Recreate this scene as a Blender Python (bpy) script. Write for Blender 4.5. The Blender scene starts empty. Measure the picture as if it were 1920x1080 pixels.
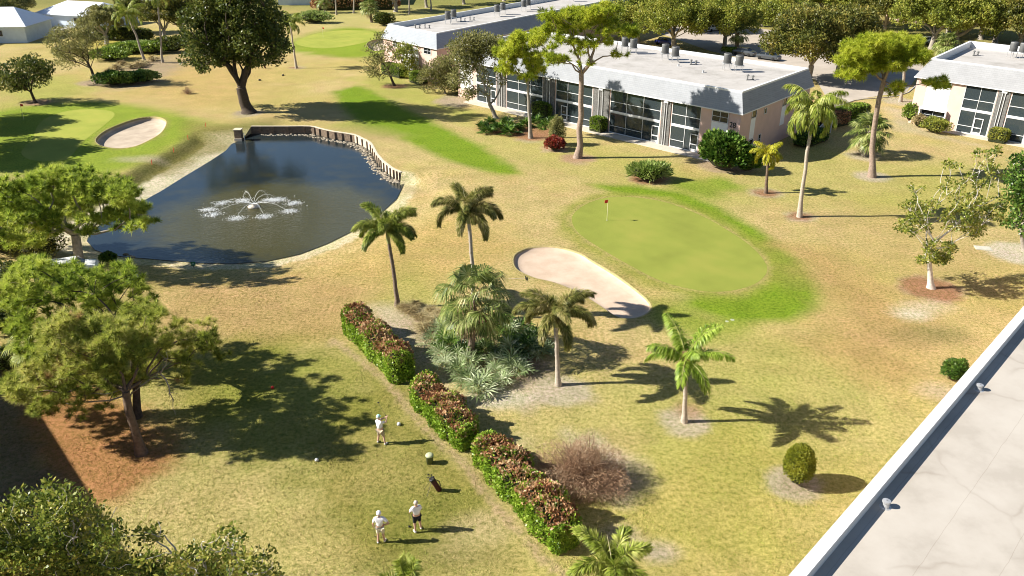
import bpy, math, random
import numpy as np
from mathutils import Vector, Matrix
from mathutils.geometry import delaunay_2d_cdt
SC = bpy.context.scene
COL = SC.collection
rs = np.random.RandomState(7)
random.seed(7)
# ------------------------------------------------------------------ camera maths
FPX, TH, CH = 1493.3, math.radians(25.7), 26.0
cT, sT = math.cos(TH), math.sin(TH)
def G(x, y, z=0.0):
    u = (x-960)/FPX; v = (y-540)/FPX
    dy = cT - v*sT; dz = -sT - v*cT
    t = (z-CH)/dz
    return np.array((u*t, dy*t, z))
def at(x, y, Y):                       # point seen at photo pixel (x, y) at distance Y
    u = (x-960)/FPX; v = (y-540)/FPX
    dy = cT - v*sT; dz = -sT - v*cT
    t = Y/dy
    return np.array((u*t, Y, CH+dz*t))
def mpp(Y, z=0.0): return (Y*cT+(CH-z)*sT)/FPX       # metres per photo pixel
# ------------------------------------------------------------------ tagging
def tag(o, label=None, cat=None, group=None, kind=None):
    if label: o['label'] = label
    if cat: o['category'] = cat
    if group: o['group'] = group
    if kind: o['kind'] = kind
    return o
def thing(name, loc, label, cat, group=None, rz=0.0):
    o = bpy.data.objects.new(name, None); COL.objects.link(o)
    o.location = loc; o.rotation_euler = (0, 0, rz); o.empty_display_size = 0.3
    return tag(o, label, cat, group)
def dup(root, loc, rz, label, group=None, scale=None):
    r = root.copy(); COL.objects.link(r); r.location = loc; r.rotation_euler = (0, 0, rz)
    r['label'] = label
    if group: r['group'] = group
    if scale: r.scale = (scale if hasattr(scale, '__len__') else (scale,)*3)
    for ch in list(root.children):
        c = ch.copy(); COL.objects.link(c); c.parent = r
        for g in list(ch.children):
            d = g.copy(); COL.objects.link(d); d.parent = c
    return r
# ------------------------------------------------------------------ mesh builder
def nrm(a):
    a = np.asarray(a, float)
    return a/np.maximum(np.linalg.norm(a, axis=-1, keepdims=True), 1e-9)
class MB:
    def __init__(s): s.V = []; s.F = []; s.n = 0
    def add(s, V, F, m=0):
        V = np.asarray(V, float).reshape(-1, 3); F = np.asarray(F, int)
        if F.ndim == 1: F = F[None]
        s.V.append(V); s.F.append((F+s.n, m)); s.n += len(V)
    def box(s, c, sz, rz=0, m=0):
        x, y, z = np.array(sz)/2.0
        P = np.array([(-x,-y,-z),(x,-y,-z),(x,y,-z),(-x,y,-z),(-x,-y,z),(x,-y,z),(x,y,z),(-x,y,z)])
        c_, s_ = math.cos(rz), math.sin(rz)
        P = np.stack([P[:,0]*c_-P[:,1]*s_, P[:,0]*s_+P[:,1]*c_, P[:,2]], 1)+np.array(c)
        s.add(P, [(0,3,2,1),(4,5,6,7),(0,1,5,4),(1,2,6,5),(2,3,7,6),(3,0,4,7)], m)
    def hexa(s, a, b, m=0):            # a: 4 lower corners ccw, b: 4 upper
        s.add(np.vstack([a, b]), [(0,3,2,1),(4,5,6,7),(0,1,5,4),(1,2,6,5),(2,3,7,6),(3,0,4,7)], m)
    def bar(s, a, b, w, d, m=0):       # rectangular bar from a to b
        a = np.array(a, float); b = np.array(b, float); t = nrm(b-a)
        r = np.array((0,0,1.)) if abs(t[2]) < .9 else np.array((0,1.,0))
        u = nrm(np.cross(t, r)); v = np.cross(u, t)
        q = [(-1,-1),(1,-1),(1,1),(-1,1)]
        s.hexa([a+u*w/2*i+v*d/2*j for i, j in q], [b+u*w/2*i+v*d/2*j for i, j in q], m)
    def tube(s, pts, rad, seg=6, m=0, cap=True):
        P = np.asarray(pts, float); n = len(P)
        R = np.full(n, rad) if np.isscalar(rad) else np.asarray(rad, float)
        T = np.gradient(P, axis=0); T = nrm(T)
        ref = np.array((0.,0,1)) if abs(T[0][2]) < .9 else np.array((1.,0,0))
        u = nrm(np.cross(T[0], ref)); rings = []
        ang = np.linspace(0, 2*math.pi, seg, endpoint=False)
        for i in range(n):
            u = nrm(u - T[i]*np.dot(u, T[i])); v = np.cross(T[i], u)
            rings.append(P[i]+R[i]*(np.cos(ang)[:,None]*u+np.sin(ang)[:,None]*v))
        V = np.vstack(rings); F = []
        i = np.arange(seg); j = (i+1) % seg
        for k in range(n-1): F.append(np.stack([k*seg+i, k*seg+j, (k+1)*seg+j, (k+1)*seg+i], 1))
        s.add(V, np.vstack(F), m)
        if cap:
            V2 = np.vstack([rings[-1], P[-1][None]+T[-1]*R[-1]*.3])
            s.add(V2, np.stack([i, j, np.full(seg, seg)], 1), m)
            V2 = np.vstack([rings[0], P[0][None]])
            s.add(V2, np.stack([j, i, np.full(seg, seg)], 1), m)
    def lathe(s, prof, c=(0,0,0), seg=16, m=0, sx=1, sy=1):
        ang = np.linspace(0, 2*math.pi, seg, endpoint=False)
        V = np.vstack([np.stack([r*np.cos(ang)*sx, r*np.sin(ang)*sy, np.full(seg, z)], 1) for r, z in prof])+np.array(c)
        i = np.arange(seg); j = (i+1) % seg
        F = np.vstack([np.stack([k*seg+i, k*seg+j, (k+1)*seg+j, (k+1)*seg+i], 1) for k in range(len(prof)-1)])
        s.add(V, F, m)
    def poly(s, P, m=0):
        s.add(P, [tuple(range(len(P)))], m)
    def prism(s, P2, z0, z1, m=0):
        P2 = np.asarray(P2, float)[:, :2]; n = len(P2)
        a = np.column_stack([P2, np.full(n, z0)]); b = np.column_stack([P2, np.full(n, z1)])
        i = np.arange(n); j = (i+1) % n
        s.add(np.vstack([a, b]), np.stack([i, j, j+n, i+n], 1), m)
        s.poly(b, m); s.poly(a[::-1], m)
    def sph(s, c, r, seg=10, rings=6, m=0):
        r = np.array(r if hasattr(r, '__len__') else (r, r, r), float)
        V = []
        for k in range(rings+1):
            t = math.pi*k/rings; rr = max(math.sin(t), 1e-3)
            for a in range(seg):
                p = 2*math.pi*a/seg; V.append((rr*math.cos(p), rr*math.sin(p), -math.cos(t)))
        i = np.arange(seg); j = (i+1) % seg
        F = np.vstack([np.stack([k*seg+i, k*seg+j, (k+1)*seg+j, (k+1)*seg+i], 1) for k in range(rings)])
        s.add(np.array(V)*r+np.array(c), F, m)
    def build(s, name, mats, parent=None, smooth=False, origin=None):
        if not isinstance(mats, (list, tuple)): mats = [mats]
        V = np.vstack(s.V)
        if origin is not None: V = V-np.array(origin)
        me = bpy.data.meshes.new(name)
        me.vertices.add(len(V)); me.vertices.foreach_set('co', V.astype(np.float32).ravel())
        loops = np.concatenate([f.ravel() for f, m in s.F])
        tot = np.concatenate([np.full(len(f), f.shape[1]) for f, m in s.F])
        mi = np.concatenate([np.full(len(f), m) if np.isscalar(m) else np.asarray(m) for f, m in s.F])
        st = np.concatenate([[0], np.cumsum(tot)[:-1]])
        me.loops.add(len(loops)); me.loops.foreach_set('vertex_index', loops.astype(np.int32))
        me.polygons.add(len(tot)); me.polygons.foreach_set('loop_start', st.astype(np.int32))
        me.polygons.foreach_set('loop_total', tot.astype(np.int32))
        me.polygons.foreach_set('material_index', mi.astype(np.int32))
        me.polygons.foreach_set('use_smooth', np.full(len(tot), bool(smooth)))
        for m in mats: me.materials.append(m)
        me.update(calc_edges=True)
        o = bpy.data.objects.new(name, me); COL.objects.link(o)
        if parent is not None: o.parent = parent
        return o
# ------------------------------------------------------------------ foliage pieces
def runit(n):
    v = rs.normal(size=(n, 3)); return nrm(v)
def leaf_quads(mb, C, D, L, W, m=0, N=None):
    C = np.asarray(C); n = len(C); D = nrm(D)
    S = nrm(np.cross(D, runit(n) if N is None else N))
    L = np.broadcast_to(L, n)[:, None]; W = np.broadcast_to(W, n)[:, None]
    V = np.stack([C-D*L*.5, C+S*W*.5+D*L*.08, C+D*L*.5, C-S*W*.5+D*L*.08], 1).reshape(-1, 3)
    mb.add(V, np.arange(4*n).reshape(n, 4), m)
def needles(mb, C, D, L, W, m=0):
    C = np.asarray(C); n = len(C); D = nrm(D); S = nrm(np.cross(D, runit(n)))
    L = np.broadcast_to(L, n)[:, None]; W = np.broadcast_to(W, n)[:, None]
    V = np.stack([C-S*W*.5, C+S*W*.5, C+D*L], 1).reshape(-1, 3)
    mb.add(V, np.arange(3*n).reshape(n, 3), m)
def ball_leaves(mb, c, r, n, L, W, m=0, up=.3, shell=.55):
    d = runit(n); rad = (shell+(1-shell)*rs.rand(n))
    P = np.array(c)+d*np.array(r)*rad[:, None]
    D = nrm(d*.7+runit(n)*.8+np.array((0, 0, up)))
    leaf_quads(mb, P, D, L*(.7+.6*rs.rand(n)), W*(.7+.6*rs.rand(n)), m)
def tuft_ball(mb, c, r, ntuft, nn, L, W, m=0):
    d = runit(ntuft); d[:, 2] = d[:, 2]*.75+.25
    P = np.array(c)+d*np.array(r)*(.30+.70*rs.rand(ntuft)[:, None])
    ax = nrm(d*.7+np.array((0, 0, .7))+runit(ntuft)*.3)
    P = np.repeat(P, nn, 0); A = np.repeat(ax, nn, 0)
    D = nrm(A*.55+runit(len(P))*.85)
    needles(mb, P, D, L*(.65+.45*rs.rand(len(P))), W, m)
def frond(mb, o, az, e0, L, droop, nl, ll, lw, plum=0.0, m=0, mr=1, curl=0., lean=(0, 0, 0), sag=.25):
    n = 14; t = np.linspace(0, 1, n); e = e0-droop*t**1.25; a = az+curl*t
    step = np.stack([np.cos(e)*np.cos(a), np.cos(e)*np.sin(a), np.sin(e)], 1)+np.array(lean)*t[:, None]
    step = nrm(step)*L/n
    P = np.array(o)+np.vstack([[0, 0, 0], np.cumsum(step, 0)[:-1]])
    mb.tube(P, np.linspace(.028, .006, n), 4, mr, cap=False)
    T = nrm(np.gradient(P, axis=0))
    tt = .12+.88*rs.rand(nl)
    idx = tt*(n-1); i0 = np.minimum(idx.astype(int), n-2); fr = (idx-i0)[:, None]
    B = P[i0]*(1-fr)+P[i0+1]*fr; TT = nrm(T[i0]*(1-fr)+T[i0+1]*fr)
    side = nrm(np.cross(TT, np.array((0, 0, 1.)))); upv = np.cross(side, TT)
    sg = np.where(rs.rand(nl) < .5, -1., 1.)
    roll = rs.normal(size=nl)*.25+plum*rs.uniform(-1.5, 1.5, nl)
    lat = side*(sg*np.cos(roll))[:, None]+upv*np.sin(roll)[:, None]
    fwd = .45+.55*tt[:, None]
    D = nrm(lat+TT*fwd+np.array((0, 0, -sag)))
    ln = ll*(.45+.75*np.sin(np.clip(tt, 0, 1)*math.pi*.86+.2))*(.85+.3*rs.rand(nl))
    S = nrm(np.cross(D, upv+runit(nl)*.3))
    mid = B+D*ln[:, None]*.5
    D2 = nrm(D+np.array((0, 0, -sag*1.6))); tip = mid+D2*ln[:, None]*.55
    w = lw*np.ones((nl, 1))
    V = np.stack([B, mid+S*w*.5, tip, mid-S*w*.5], 1).reshape(-1, 3)
    mb.add(V, np.arange(4*nl).reshape(nl, 4), m)
def fan(mb, o, d, Lp, R, nb, droop=.5, m=0, mr=1, w=.05):
    d = nrm(d); o = np.array(o, float)
    n = 5; t = np.linspace(0, 1, n)[:, None]
    P = o+d*Lp*t+np.array((0, 0, -1.))*(Lp*.18*t**2)
    mb.tube(P, np.linspace(.022, .012, n), 4, mr, cap=False)
    c = P[-1]; f = nrm(P[-1]-P[-2])
    s = nrm(np.cross(f, np.array((0, 0, 1.)))+runit(1)[0]*.25); nn = np.cross(s, f)
    a = np.linspace(-2.0, 2.0, nb)+rs.normal(size=nb)*.05
    D = nrm(f*np.cos(a)[:, None]+s*np.sin(a)[:, None]+nn*.18*np.abs(np.sin(a))[:, None])
    R_ = R*(.82+.18*np.cos(a*.7))*(.9+.2*rs.rand(nb)); R_ = R_[:, None]
    S = nrm(np.cross(D, nn)); g = np.array((0, 0, -1.))
    mid = c+D*R_*.55+g*droop*R_*.10; tip = mid+nrm(D+g*droop*1.3)*R_*.5
    V = np.stack([np.repeat(c[None], nb, 0), mid+S*w, tip, mid-S*w], 1).reshape(-1, 3)
    mb.add(V, np.arange(4*nb).reshape(nb, 4), m)
def curve_pts(a, b, n=5, j=.12, sag=0., jit=.02):
    a = np.array(a, float); b = np.array(b, float); L = np.linalg.norm(b-a)
    t = np.linspace(0, 1, n)[:, None]; P = a+(b-a)*t
    k = np.sin(t*math.pi); P = P+k*runit(1)*L*j+k*np.array((0, 0, sag*L))
    P[1:-1] += rs.normal(size=(n-2, 3))*L*jit
    return P
def limbs(mb, root, fork, lobes, r0, rf, m=0, twig=.02, jit=.1, sag=.06):
    """trunk root->fork, then limbs growing out to every lobe centre"""
    n = 7; t = np.linspace(0, 1, n)
    P = curve_pts(root, fork, n, .03, 0., .006)
    mb.tube(P, r0+(rf-r0)*t**.6+r0*.5*np.exp(-t*14), 9, m)
    C = np.array(lobes); order = np.argsort(np.linalg.norm(C-fork, axis=1))
    nodes = [np.array(fork)]; par = [-1]; depth = [0.]
    for k in order:
        d = [np.linalg.norm(C[k]-q)*1.0+dp*.55 for q, dp in zip(nodes, depth)]
        p = int(np.argmin(d)); nodes.append(C[k]); par.append(p)
        depth.append(depth[p]+np.linalg.norm(C[k]-nodes[p]))
    cnt = np.ones(len(nodes))
    for k in range(len(nodes)-1, 0, -1): cnt[par[k]] += cnt[k]
    rr = np.maximum(rf*np.sqrt(cnt/cnt[0])*.95, twig)
    for k in range(1, len(nodes)):
        ra = min(rr[par[k]], rr[k]*1.35)
        mb.tube(curve_pts(nodes[par[k]], nodes[k], 5, jit, sag), np.linspace(ra, max(rr[k]*.75, twig*.6), 5), 6, m)
# ------------------------------------------------------------------ materials
def nt(name):
    m = bpy.data.materials.new(name); m.use_nodes = True
    t = m.node_tree; b = t.nodes['Principled BSDF']
    return m, t, b
def N(t, ty, **kw):
    n = t.nodes.new(ty)
    for k, v in kw.items():
        if k in n.inputs: n.inputs[k].default_value = v
        else: setattr(n, k, v)
    return n
def noise(t, scale, detail=4, rough=.6, vec=None):
    n = N(t, 'ShaderNodeTexNoise'); n.inputs['Scale'].default_value = scale
    n.inputs['Detail'].default_value = detail; n.inputs['Roughness'].default_value = rough
    if vec is None: vec = N(t, 'ShaderNodeNewGeometry').outputs['Position']
    t.links.new(vec, n.inputs['Vector']); return n.outputs['Fac']
def ramp(t, fac, stops):
    r = N(t, 'ShaderNodeValToRGB'); e = r.color_ramp.elements
    while len(e) < len(stops): e.new(.5)
    for k, (p, c) in enumerate(stops):
        e[k].position = p; e[k].color = (*c, 1) if len(c) == 3 else c
    t.links.new(fac, r.inputs['Fac']); return r.outputs['Color']
def mixc(t, fac, a, b, mode='MIX'):
    n = N(t, 'ShaderNodeMix', data_type='RGBA', blend_type=mode)
    for s, v in ((0, fac), (6, a), (7, b)):
        if isinstance(v, bpy.types.NodeSocket): t.links.new(v, n.inputs[s])
        elif s == 0: n.inputs[0].default_value = v
        else: n.inputs[s].default_value = (*v, 1)
    return n.outputs[2]
def bump(t, b, h, strength=.3, dist=.05):
    n = N(t, 'ShaderNodeBump'); n.inputs['Strength'].default_value = strength; n.inputs['Distance'].default_value = dist
    t.links.new(h, n.inputs['Height']); t.links.new(n.outputs['Normal'], b.inputs['Normal'])
def sc(c, k): return tuple(x*k for x in c)
def M(name, c, rough=.8, var=.22, scale=2.5, bmp=0., bscale=30, spec=.3, c2=None, metal=0.):
    m, t, b = nt(name)
    f = noise(t, scale, 5, .65)
    col = ramp(t, f, [(.3, sc(c, 1-var)), (.7, c2 or sc(c, 1+var*.6))])
    t.links.new(col, b.inputs['Base Color'])
    b.inputs['Roughness'].default_value = rough; b.inputs['Specular IOR Level'].default_value = spec
    b.inputs['Metallic'].default_value = metal
    if bmp: bump(t, b, noise(t, bscale, 4), bmp, .03)
    return m
def foliage(name, cs, trans=.3, rough=.5, pos=.5, patch=None, spec=.25):
    """leaf colour varies per leaf (random per island) and per clump (noise)"""
    m, t, b = nt(name)
    g = N(t, 'ShaderNodeNewGeometry')
    nz = noise(t, pos, 3, .5, g.outputs['Position'])
    ad = N(t, 'ShaderNodeMath', operation='MULTIPLY_ADD'); t.links.new(nz, ad.inputs[0]); ad.inputs[1].default_value = 1.6; ad.inputs[2].default_value = -.8
    ad2 = N(t, 'ShaderNodeMath', operation='MULTIPLY_ADD'); t.links.new(g.outputs['Random Per Island'], ad2.inputs[0]); ad2.inputs[1].default_value = .62; ad2.inputs[2].default_value = .19
    ad3 = N(t, 'ShaderNodeMath', operation='ADD', use_clamp=True); t.links.new(ad.outputs[0], ad3.inputs[0]); t.links.new(ad2.outputs[0], ad3.inputs[1])
    k = len(cs); col = ramp(t, ad3.outputs[0], [((i+.5)/k, c) for i, c in enumerate(cs)])
    if patch:
        pc, psc, thr = patch
        pf = ramp(t, noise(t, psc, 2, .5, g.outputs['Position']), [(thr, (0, 0, 0)), (thr+.06, (1, 1, 1))])
        col = mixc(t, pf, col, pc)
    t.links.new(col, b.inputs['Base Color']); b.inputs['Roughness'].default_value = rough
    b.inputs['Specular IOR Level'].default_value = spec
    tr = N(t, 'ShaderNodeBsdfTranslucent'); t.links.new(col, tr.inputs['Color'])
    mx = N(t, 'ShaderNodeMixShader'); mx.inputs[0].default_value = trans
    t.links.new(b.outputs[0], mx.inputs[1]); t.links.new(tr.outputs[0], mx.inputs[2])
    t.links.new(mx.outputs[0], t.nodes['Material Output'].inputs['Surface'])
    return m
# bark
BARK = M('bark_brown', (.16, .11, .075), .9, .5, 6, .6, 18)
BARKP = M('bark_pine', (.30, .22, .17), .9, .4, 6, .6, 18)
BARKD = M('bark_dark', (.075, .055, .04), .9, .5, 5, .6, 14)
BARKG = M('bark_grey', (.32, .28, .23), .9, .35, 6, .4, 18)
BARKW = M('bark_white', (.55, .50, .43), .9, .3, 5, .4, 18)
PALMT = M('palm_trunk_grey', (.40, .34, .27), .85, .3, 7, .4, 22)
PALMD = M('palm_trunk_dark', (.20, .15, .11), .9, .4, 7, .5, 20)
SHAFT = M('crownshaft_green', (.26, .27, .10), .5, .25, 4)
BOOT = M('palm_boot', (.28, .17, .09), .9, .5, 9, .6, 20)
RACH = M('rachis', (.34, .34, .10), .6, .2, 5)
RACHB = M('rachis_tan', (.38, .27, .13), .8, .3, 5)
# leaves
L_PINE = foliage('needles_near', [(.10, .165, .02), (.27, .36, .04), (.46, .53, .07), (.60, .62, .13)], .45, .5, .45)
L_PINEB = foliage('needles_browning', [(.10, .14, .022), (.28, .33, .048), (.46, .48, .085), (.60, .54, .18)], .45, .55, .55, patch=((.46, .31, .13), .5, .60))
L_PINEY = foliage('needles_yellow', [(.20, .27, .022), (.36, .42, .03), (.50, .54, .05), (.60, .60, .09)], .5, .5, .35)
L_DARK = foliage('leaves_dark', [(.03, .045, .008), (.06, .085, .014), (.11, .135, .022), (.20, .20, .045)], .28, .4, .5)
L_OLIVE = foliage('leaves_olive', [(.09, .115, .018), (.19, .22, .032), (.31, .335, .05), (.43, .39, .085)], .38, .45, .3)
L_OLIVED = foliage('leaves_olive_dark', [(.055, .07, .014), (.11, .12, .022), (.19, .185, .035), (.30, .24, .055)], .3, .45, .3)
L_GREY = foliage('leaves_grey_green', [(.10, .105, .035), (.18, .18, .055), (.27, .26, .08), (.36, .33, .13)], .35, .6, .4)
L_MIX = foliage('leaves_mixed', [(.05, .08, .012), (.14, .18, .026), (.26, .29, .045), (.42, .37, .085)], .35, .4, .9)
L_GREEN = foliage('leaves_bright', [(.07, .13, .012), (.14, .22, .02), (.22, .30, .035), (.30, .36, .06)], .3, .4, .6)
L_SHRUB = foliage('leaves_glossy', [(.02, .05, .008), (.05, .11, .014), (.10, .18, .025), (.18, .25, .05)], .2, .3, .7)
L_BROADG = foliage('leaves_pale_strap', [(.10, .17, .03), (.19, .27, .05), (.29, .36, .09), (.40, .45, .16)], .3, .4, .7)
L_HEDGEG = foliage('hedge_green', [(.09, .17, .015), (.17, .28, .022), (.26, .38, .035), (.36, .45, .07)], .3, .35, .8)
L_HEDGER = foliage('hedge_bronze', [(.16, .065, .03), (.34, .16, .075), (.50, .29, .14), (.60, .44, .25)], .25, .4, 1.2)
L_RED = foliage('leaves_red', [(.10, .012, .012), (.20, .025, .02), (.30, .05, .03), (.36, .11, .05)], .2, .4, 1.2)
L_DRY = foliage('dry_twigs', [(.20, .12, .07), (.30, .18, .11), (.40, .26, .15), (.46, .34, .22)], .2, .8, .8)
L_TAN = foliage('tan_blades', [(.26, .19, .09), (.36, .28, .13), (.46, .38, .19), (.52, .45, .26)], .3, .7, .8)
L_TOPI = foliage('topiary_leaves', [(.10, .12, .010), (.17, .19, .015), (.25, .26, .02), (.33, .33, .035)], .3, .5, 1.5)
L_PALM = foliage('palm_green', [(.07, .11, .014), (.16, .21, .028), (.29, .33, .055), (.42, .43, .10)], .35, .4, .8)
L_PALMB = foliage('palm_bronze', [(.075, .095, .022), (.17, .18, .036), (.30, .28, .075), (.46, .38, .17)], .33, .45, .9)
L_PALML = foliage('palm_light', [(.11, .19, .015), (.20, .30, .025), (.30, .41, .05), (.40, .48, .09)], .35, .4, .9)
L_PALMY = foliage('palm_yellow', [(.26, .27, .015), (.36, .36, .02), (.46, .43, .03), (.55, .46, .05)], .35, .5, .9)
L_QUEEN = foliage('palm_yellowgreen', [(.13, .18, .02), (.22, .28, .035), (.33, .37, .06), (.44, .45, .12)], .35, .45, .9)
L_SABAL = foliage('sabal_green', [(.06, .09, .016), (.13, .175, .035), (.25, .29, .075), (.42, .43, .17)], .3, .4, .9)
L_SILVER = foliage('palmetto_silver', [(.13, .19, .06), (.26, .33, .14), (.42, .48, .26), (.60, .63, .42)], .3, .45, .8)
L_DEAD = foliage('dead_fronds', [(.16, .10, .05), (.26, .17, .09), (.36, .25, .13), (.42, .31, .18)], .2, .8, .8)
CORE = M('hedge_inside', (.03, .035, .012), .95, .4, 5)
# buildings
def shingle(name, u, c):
    m, t, b = nt(name)
    g = N(t, 'ShaderNodeNewGeometry'); d = N(t, 'ShaderNodeVectorMath', operation='DOT_PRODUCT')
    t.links.new(g.outputs['Position'], d.inputs[0]); d.inputs[1].default_value = (u[0], u[1], 0)
    s = N(t, 'ShaderNodeSeparateXYZ'); t.links.new(g.outputs['Position'], s.inputs[0])
    cm = N(t, 'ShaderNodeCombineXYZ'); t.links.new(d.outputs['Value'], cm.inputs[0]); t.links.new(s.outputs[2], cm.inputs[1])
    br = N(t, 'ShaderNodeTexBrick'); t.links.new(cm.outputs[0], br.inputs['Vector'])
    br.inputs['Scale'].default_value = 1.; br.inputs['Brick Width'].default_value = .55; br.inputs['Row Height'].default_value = .21
    br.inputs['Mortar Size'].default_value = .018; br.inputs['Mortar Smooth'].default_value = .5
    br.inputs['Color1'].default_value = (*c, 1); br.inputs['Color2'].default_value = (*sc(c, .94), 1); br.inputs['Mortar'].default_value = (*sc(c, .80), 1)
    col = mixc(t, .8, br.outputs['Color'], ramp(t, noise(t, .7, 4), [(.3, (.85, .85, .85)), (.7, (1, 1, 1))]), 'MULTIPLY')
    t.links.new(col, b.inputs['Base Color']); b.inputs['Roughness'].default_value = .9
    return m
PINKW = M('stucco_pink', (.60, .42, .35), .9, .08, .8, .25, 60)
WHITEW = M('stucco_white', (.78, .77, .75), .85, .06, .8, .15, 60)
WHITEP = M('paint_white', (.66, .655, .64), .5, .04, 2)
def roofmat():
    m, t, b = nt('roof_membrane')
    c1 = ramp(t, noise(t, .35, 6, .7), [(.34, (.33, .305, .27)), (.5, (.43, .40, .365)), (.66, (.47, .44, .405))])
    c2 = ramp(t, noise(t, 3.5, 4, .7), [(.3, (.9, .9, .9)), (.7, (1, 1, 1))])
    t.links.new(mixc(t, 1., c1, c2, 'MULTIPLY'), b.inputs['Base Color']); b.inputs['Roughness'].default_value = .75
    return m
ROOF = roofmat()
def roof_cracked():
    m, t, b = nt('roof_membrane_seamed')
    g = N(t, 'ShaderNodeNewGeometry')
    c1 = ramp(t, noise(t, .45, 6, .65), [(.36, (.365, .325, .275)), (.5, (.415, .372, .318)), (.64, (.44, .398, .343))])
    # membrane seams parallel to the parapet
    d = N(t, 'ShaderNodeVectorMath', operation='DOT_PRODUCT'); t.links.new(g.outputs['Position'], d.inputs[0]); d.inputs[1].default_value = (.716, -.698, 0)
    nz = noise(t, .8, 3); a = N(t, 'ShaderNodeMath', operation='MULTIPLY_ADD'); t.links.new(nz, a.inputs[0]); a.inputs[1].default_value = .12; t.links.new(d.outputs['Value'], a.inputs[2])
    mo = N(t, 'ShaderNodeMath', operation='PINGPONG'); t.links.new(a.outputs[0], mo.inputs[0]); mo.inputs[1].default_value = .95
    seam = ramp(t, mo.outputs[0], [(0.0, (.82, .8, .78)), (.018, (1, 1, 1))])
    # dark wandering dirt lines where water runs to the drains
    v = N(t, 'ShaderNodeTexVoronoi', feature='DISTANCE_TO_EDGE'); v.inputs['Scale'].default_value = .17
    wv = N(t, 'ShaderNodeVectorMath', operation='ADD'); t.links.new(g.outputs['Position'], wv.inputs[0])
    nc = N(t, 'ShaderNodeTexNoise'); nc.inputs['Scale'].default_value = .9; t.links.new(g.outputs['Position'], nc.inputs['Vector']); t.links.new(nc.outputs['Color'], wv.inputs[1])
    t.links.new(wv.outputs[0], v.inputs['Vector'])
    crack = ramp(t, v.outputs['Distance'], [(0.0, (.80, .78, .76)), (.02, (.94, .935, .93)), (.09, (1, 1, 1))])
    col = mixc(t, 1., mixc(t, 1., c1, seam, 'MULTIPLY'), mixc(t, ramp(t, noise(t, .25, 2), [(.42, (0, 0, 0)), (.58, (1, 1, 1))]), (1, 1, 1), crack), 'MULTIPLY')
    t.links.new(col, b.inputs['Base Color']); b.inputs['Roughness'].default_value = .7
    return m
ROOFC = roof_cracked()
FRAME = M('frame_white', (.58, .58, .57), .45, .04, 2)
STONE = M('stone_veneer', (.15, .145, .135), .9, .5, 5, .5, 14)
DARKIN = M('interior_dark', (.035, .037, .04), .9, .3, 1)
MIDIN = M('interior_wall', (.30, .28, .25), .9, .2, 1)
BEIGE = M('shutter_beige', (.52, .47, .38), .7, .08, 3)
BLINDC = M('roller_blind', (.45, .45, .42), .8, .08, 3)
def glassmat(name, c, a):
    m, t, b = nt(name)
    b.inputs['Base Color'].default_value = (*c, 1); b.inputs['Roughness'].default_value = .06; b.inputs['Specular IOR Level'].default_value = .6
    tr = N(t, 'ShaderNodeBsdfTransparent'); tr.inputs['Color'].default_value = (.75, .8, .8, 1)
    mx = N(t, 'ShaderNodeMixShader'); mx.inputs[0].default_value = a
    t.links.new(b.outputs[0], mx.inputs[1]); t.links.new(tr.outputs[0], mx.inputs[2])
    t.links.new(mx.outputs[0], t.nodes['Material Output'].inputs['Surface'])
    return m
SCREEN = glassmat('insect_screen', (.05, .065, .07), .42)
GLASS = glassmat('window_glass', (.015, .02, .025), .25)
CONC = M('concrete_slab', (.50, .44, .36), .9, .15, 1.2, .2, 30)
KERB = M('concrete_kerb', (.42, .40, .36), .9, .15, 2)
METALG = M('condenser_grey', (.20, .20, .19), .6, .2, 3, metal=.2)
METALD = M('condenser_dark', (.06, .06, .06), .7, .2, 3)
METALL = M('galvanised', (.50, .50, .50), .45, .15, 4, metal=.5)
METALW = M('metal_roof_white', (.74, .76, .80), .45, .04, 1)
PIPEB = M('black_plastic', (.015, .015, .016), .4, .2, 4)
BLUEW = M('stucco_pale_blue', (.55, .62, .68), .9, .08, 1)
WOOD = M('wood_weathered', (.20, .145, .10), .9, .45, 4, .5, 12)
WOODL = M('wood_pale', (.58, .49, .36), .85, .2, 3, .3, 12)
ROCK = M('rip_rap_pale', (.34, .285, .21), .95, .35, 3, .5, 8)
SANDC = M('bunker_sand', (.47, .35, .25), .95, .10, .6, .5, 9, c2=(.54, .42, .32))
SANDL = M('bunker_sand_far', (.40, .32, .24), .95, .16, .6, .5, 9, c2=(.50, .41, .31))
ASPH = M('asphalt_pale', (.40, .345, .285), .9, .18, .25, .15, 25)
ASPHG = M('asphalt_street', (.40, .38, .36), .9, .1, .25)
SKIN = M('skin', (.55, .34, .25), .55, .1, 8)
CL_WHITE = M('cloth_white', (.78, .78, .80), .85, .08, 8, .3, 25)
CL_KHAKI = M('cloth_khaki', (.42, .34, .24), .85, .12, 8, .3, 25)
CL_CREAM = M('cloth_cream', (.66, .60, .46), .85, .1, 8, .3, 25)
CL_BLACK = M('cloth_black', (.018, .018, .022), .8, .2, 8)
CL_MINT = M('cloth_mint', (.42, .72, .62), .8, .08, 8)
SHOE = M('shoe_white', (.74, .74, .74), .6, .08, 9)
HAIR = M('hair_grey', (.50, .44, .36), .7, .25, 20)
STEEL = M('club_steel', (.35, .35, .36), .25, .1, 9, metal=.9)
RUBBER = M('club_black', (.012, .012, .012), .5, .2, 9)
REDF = M('flag_red', (.70, .045, .03), .7, .1, 5)
YELP = M('pole_yellow', (.72, .66, .40), .5, .05, 5)
GREENP = M('sign_green', (.03, .17, .07), .5, .1, 5)
PLAST = M('plastic_cream', (.40, .43, .26), .5, .06, 6)
BAGM = M('golf_bag_maroon', (.07, .018, .022), .6, .3, 6)
BLUECAR = M('car_paint_blue', (.015, .03, .22), .2, .05, 2, spec=.6)
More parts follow.
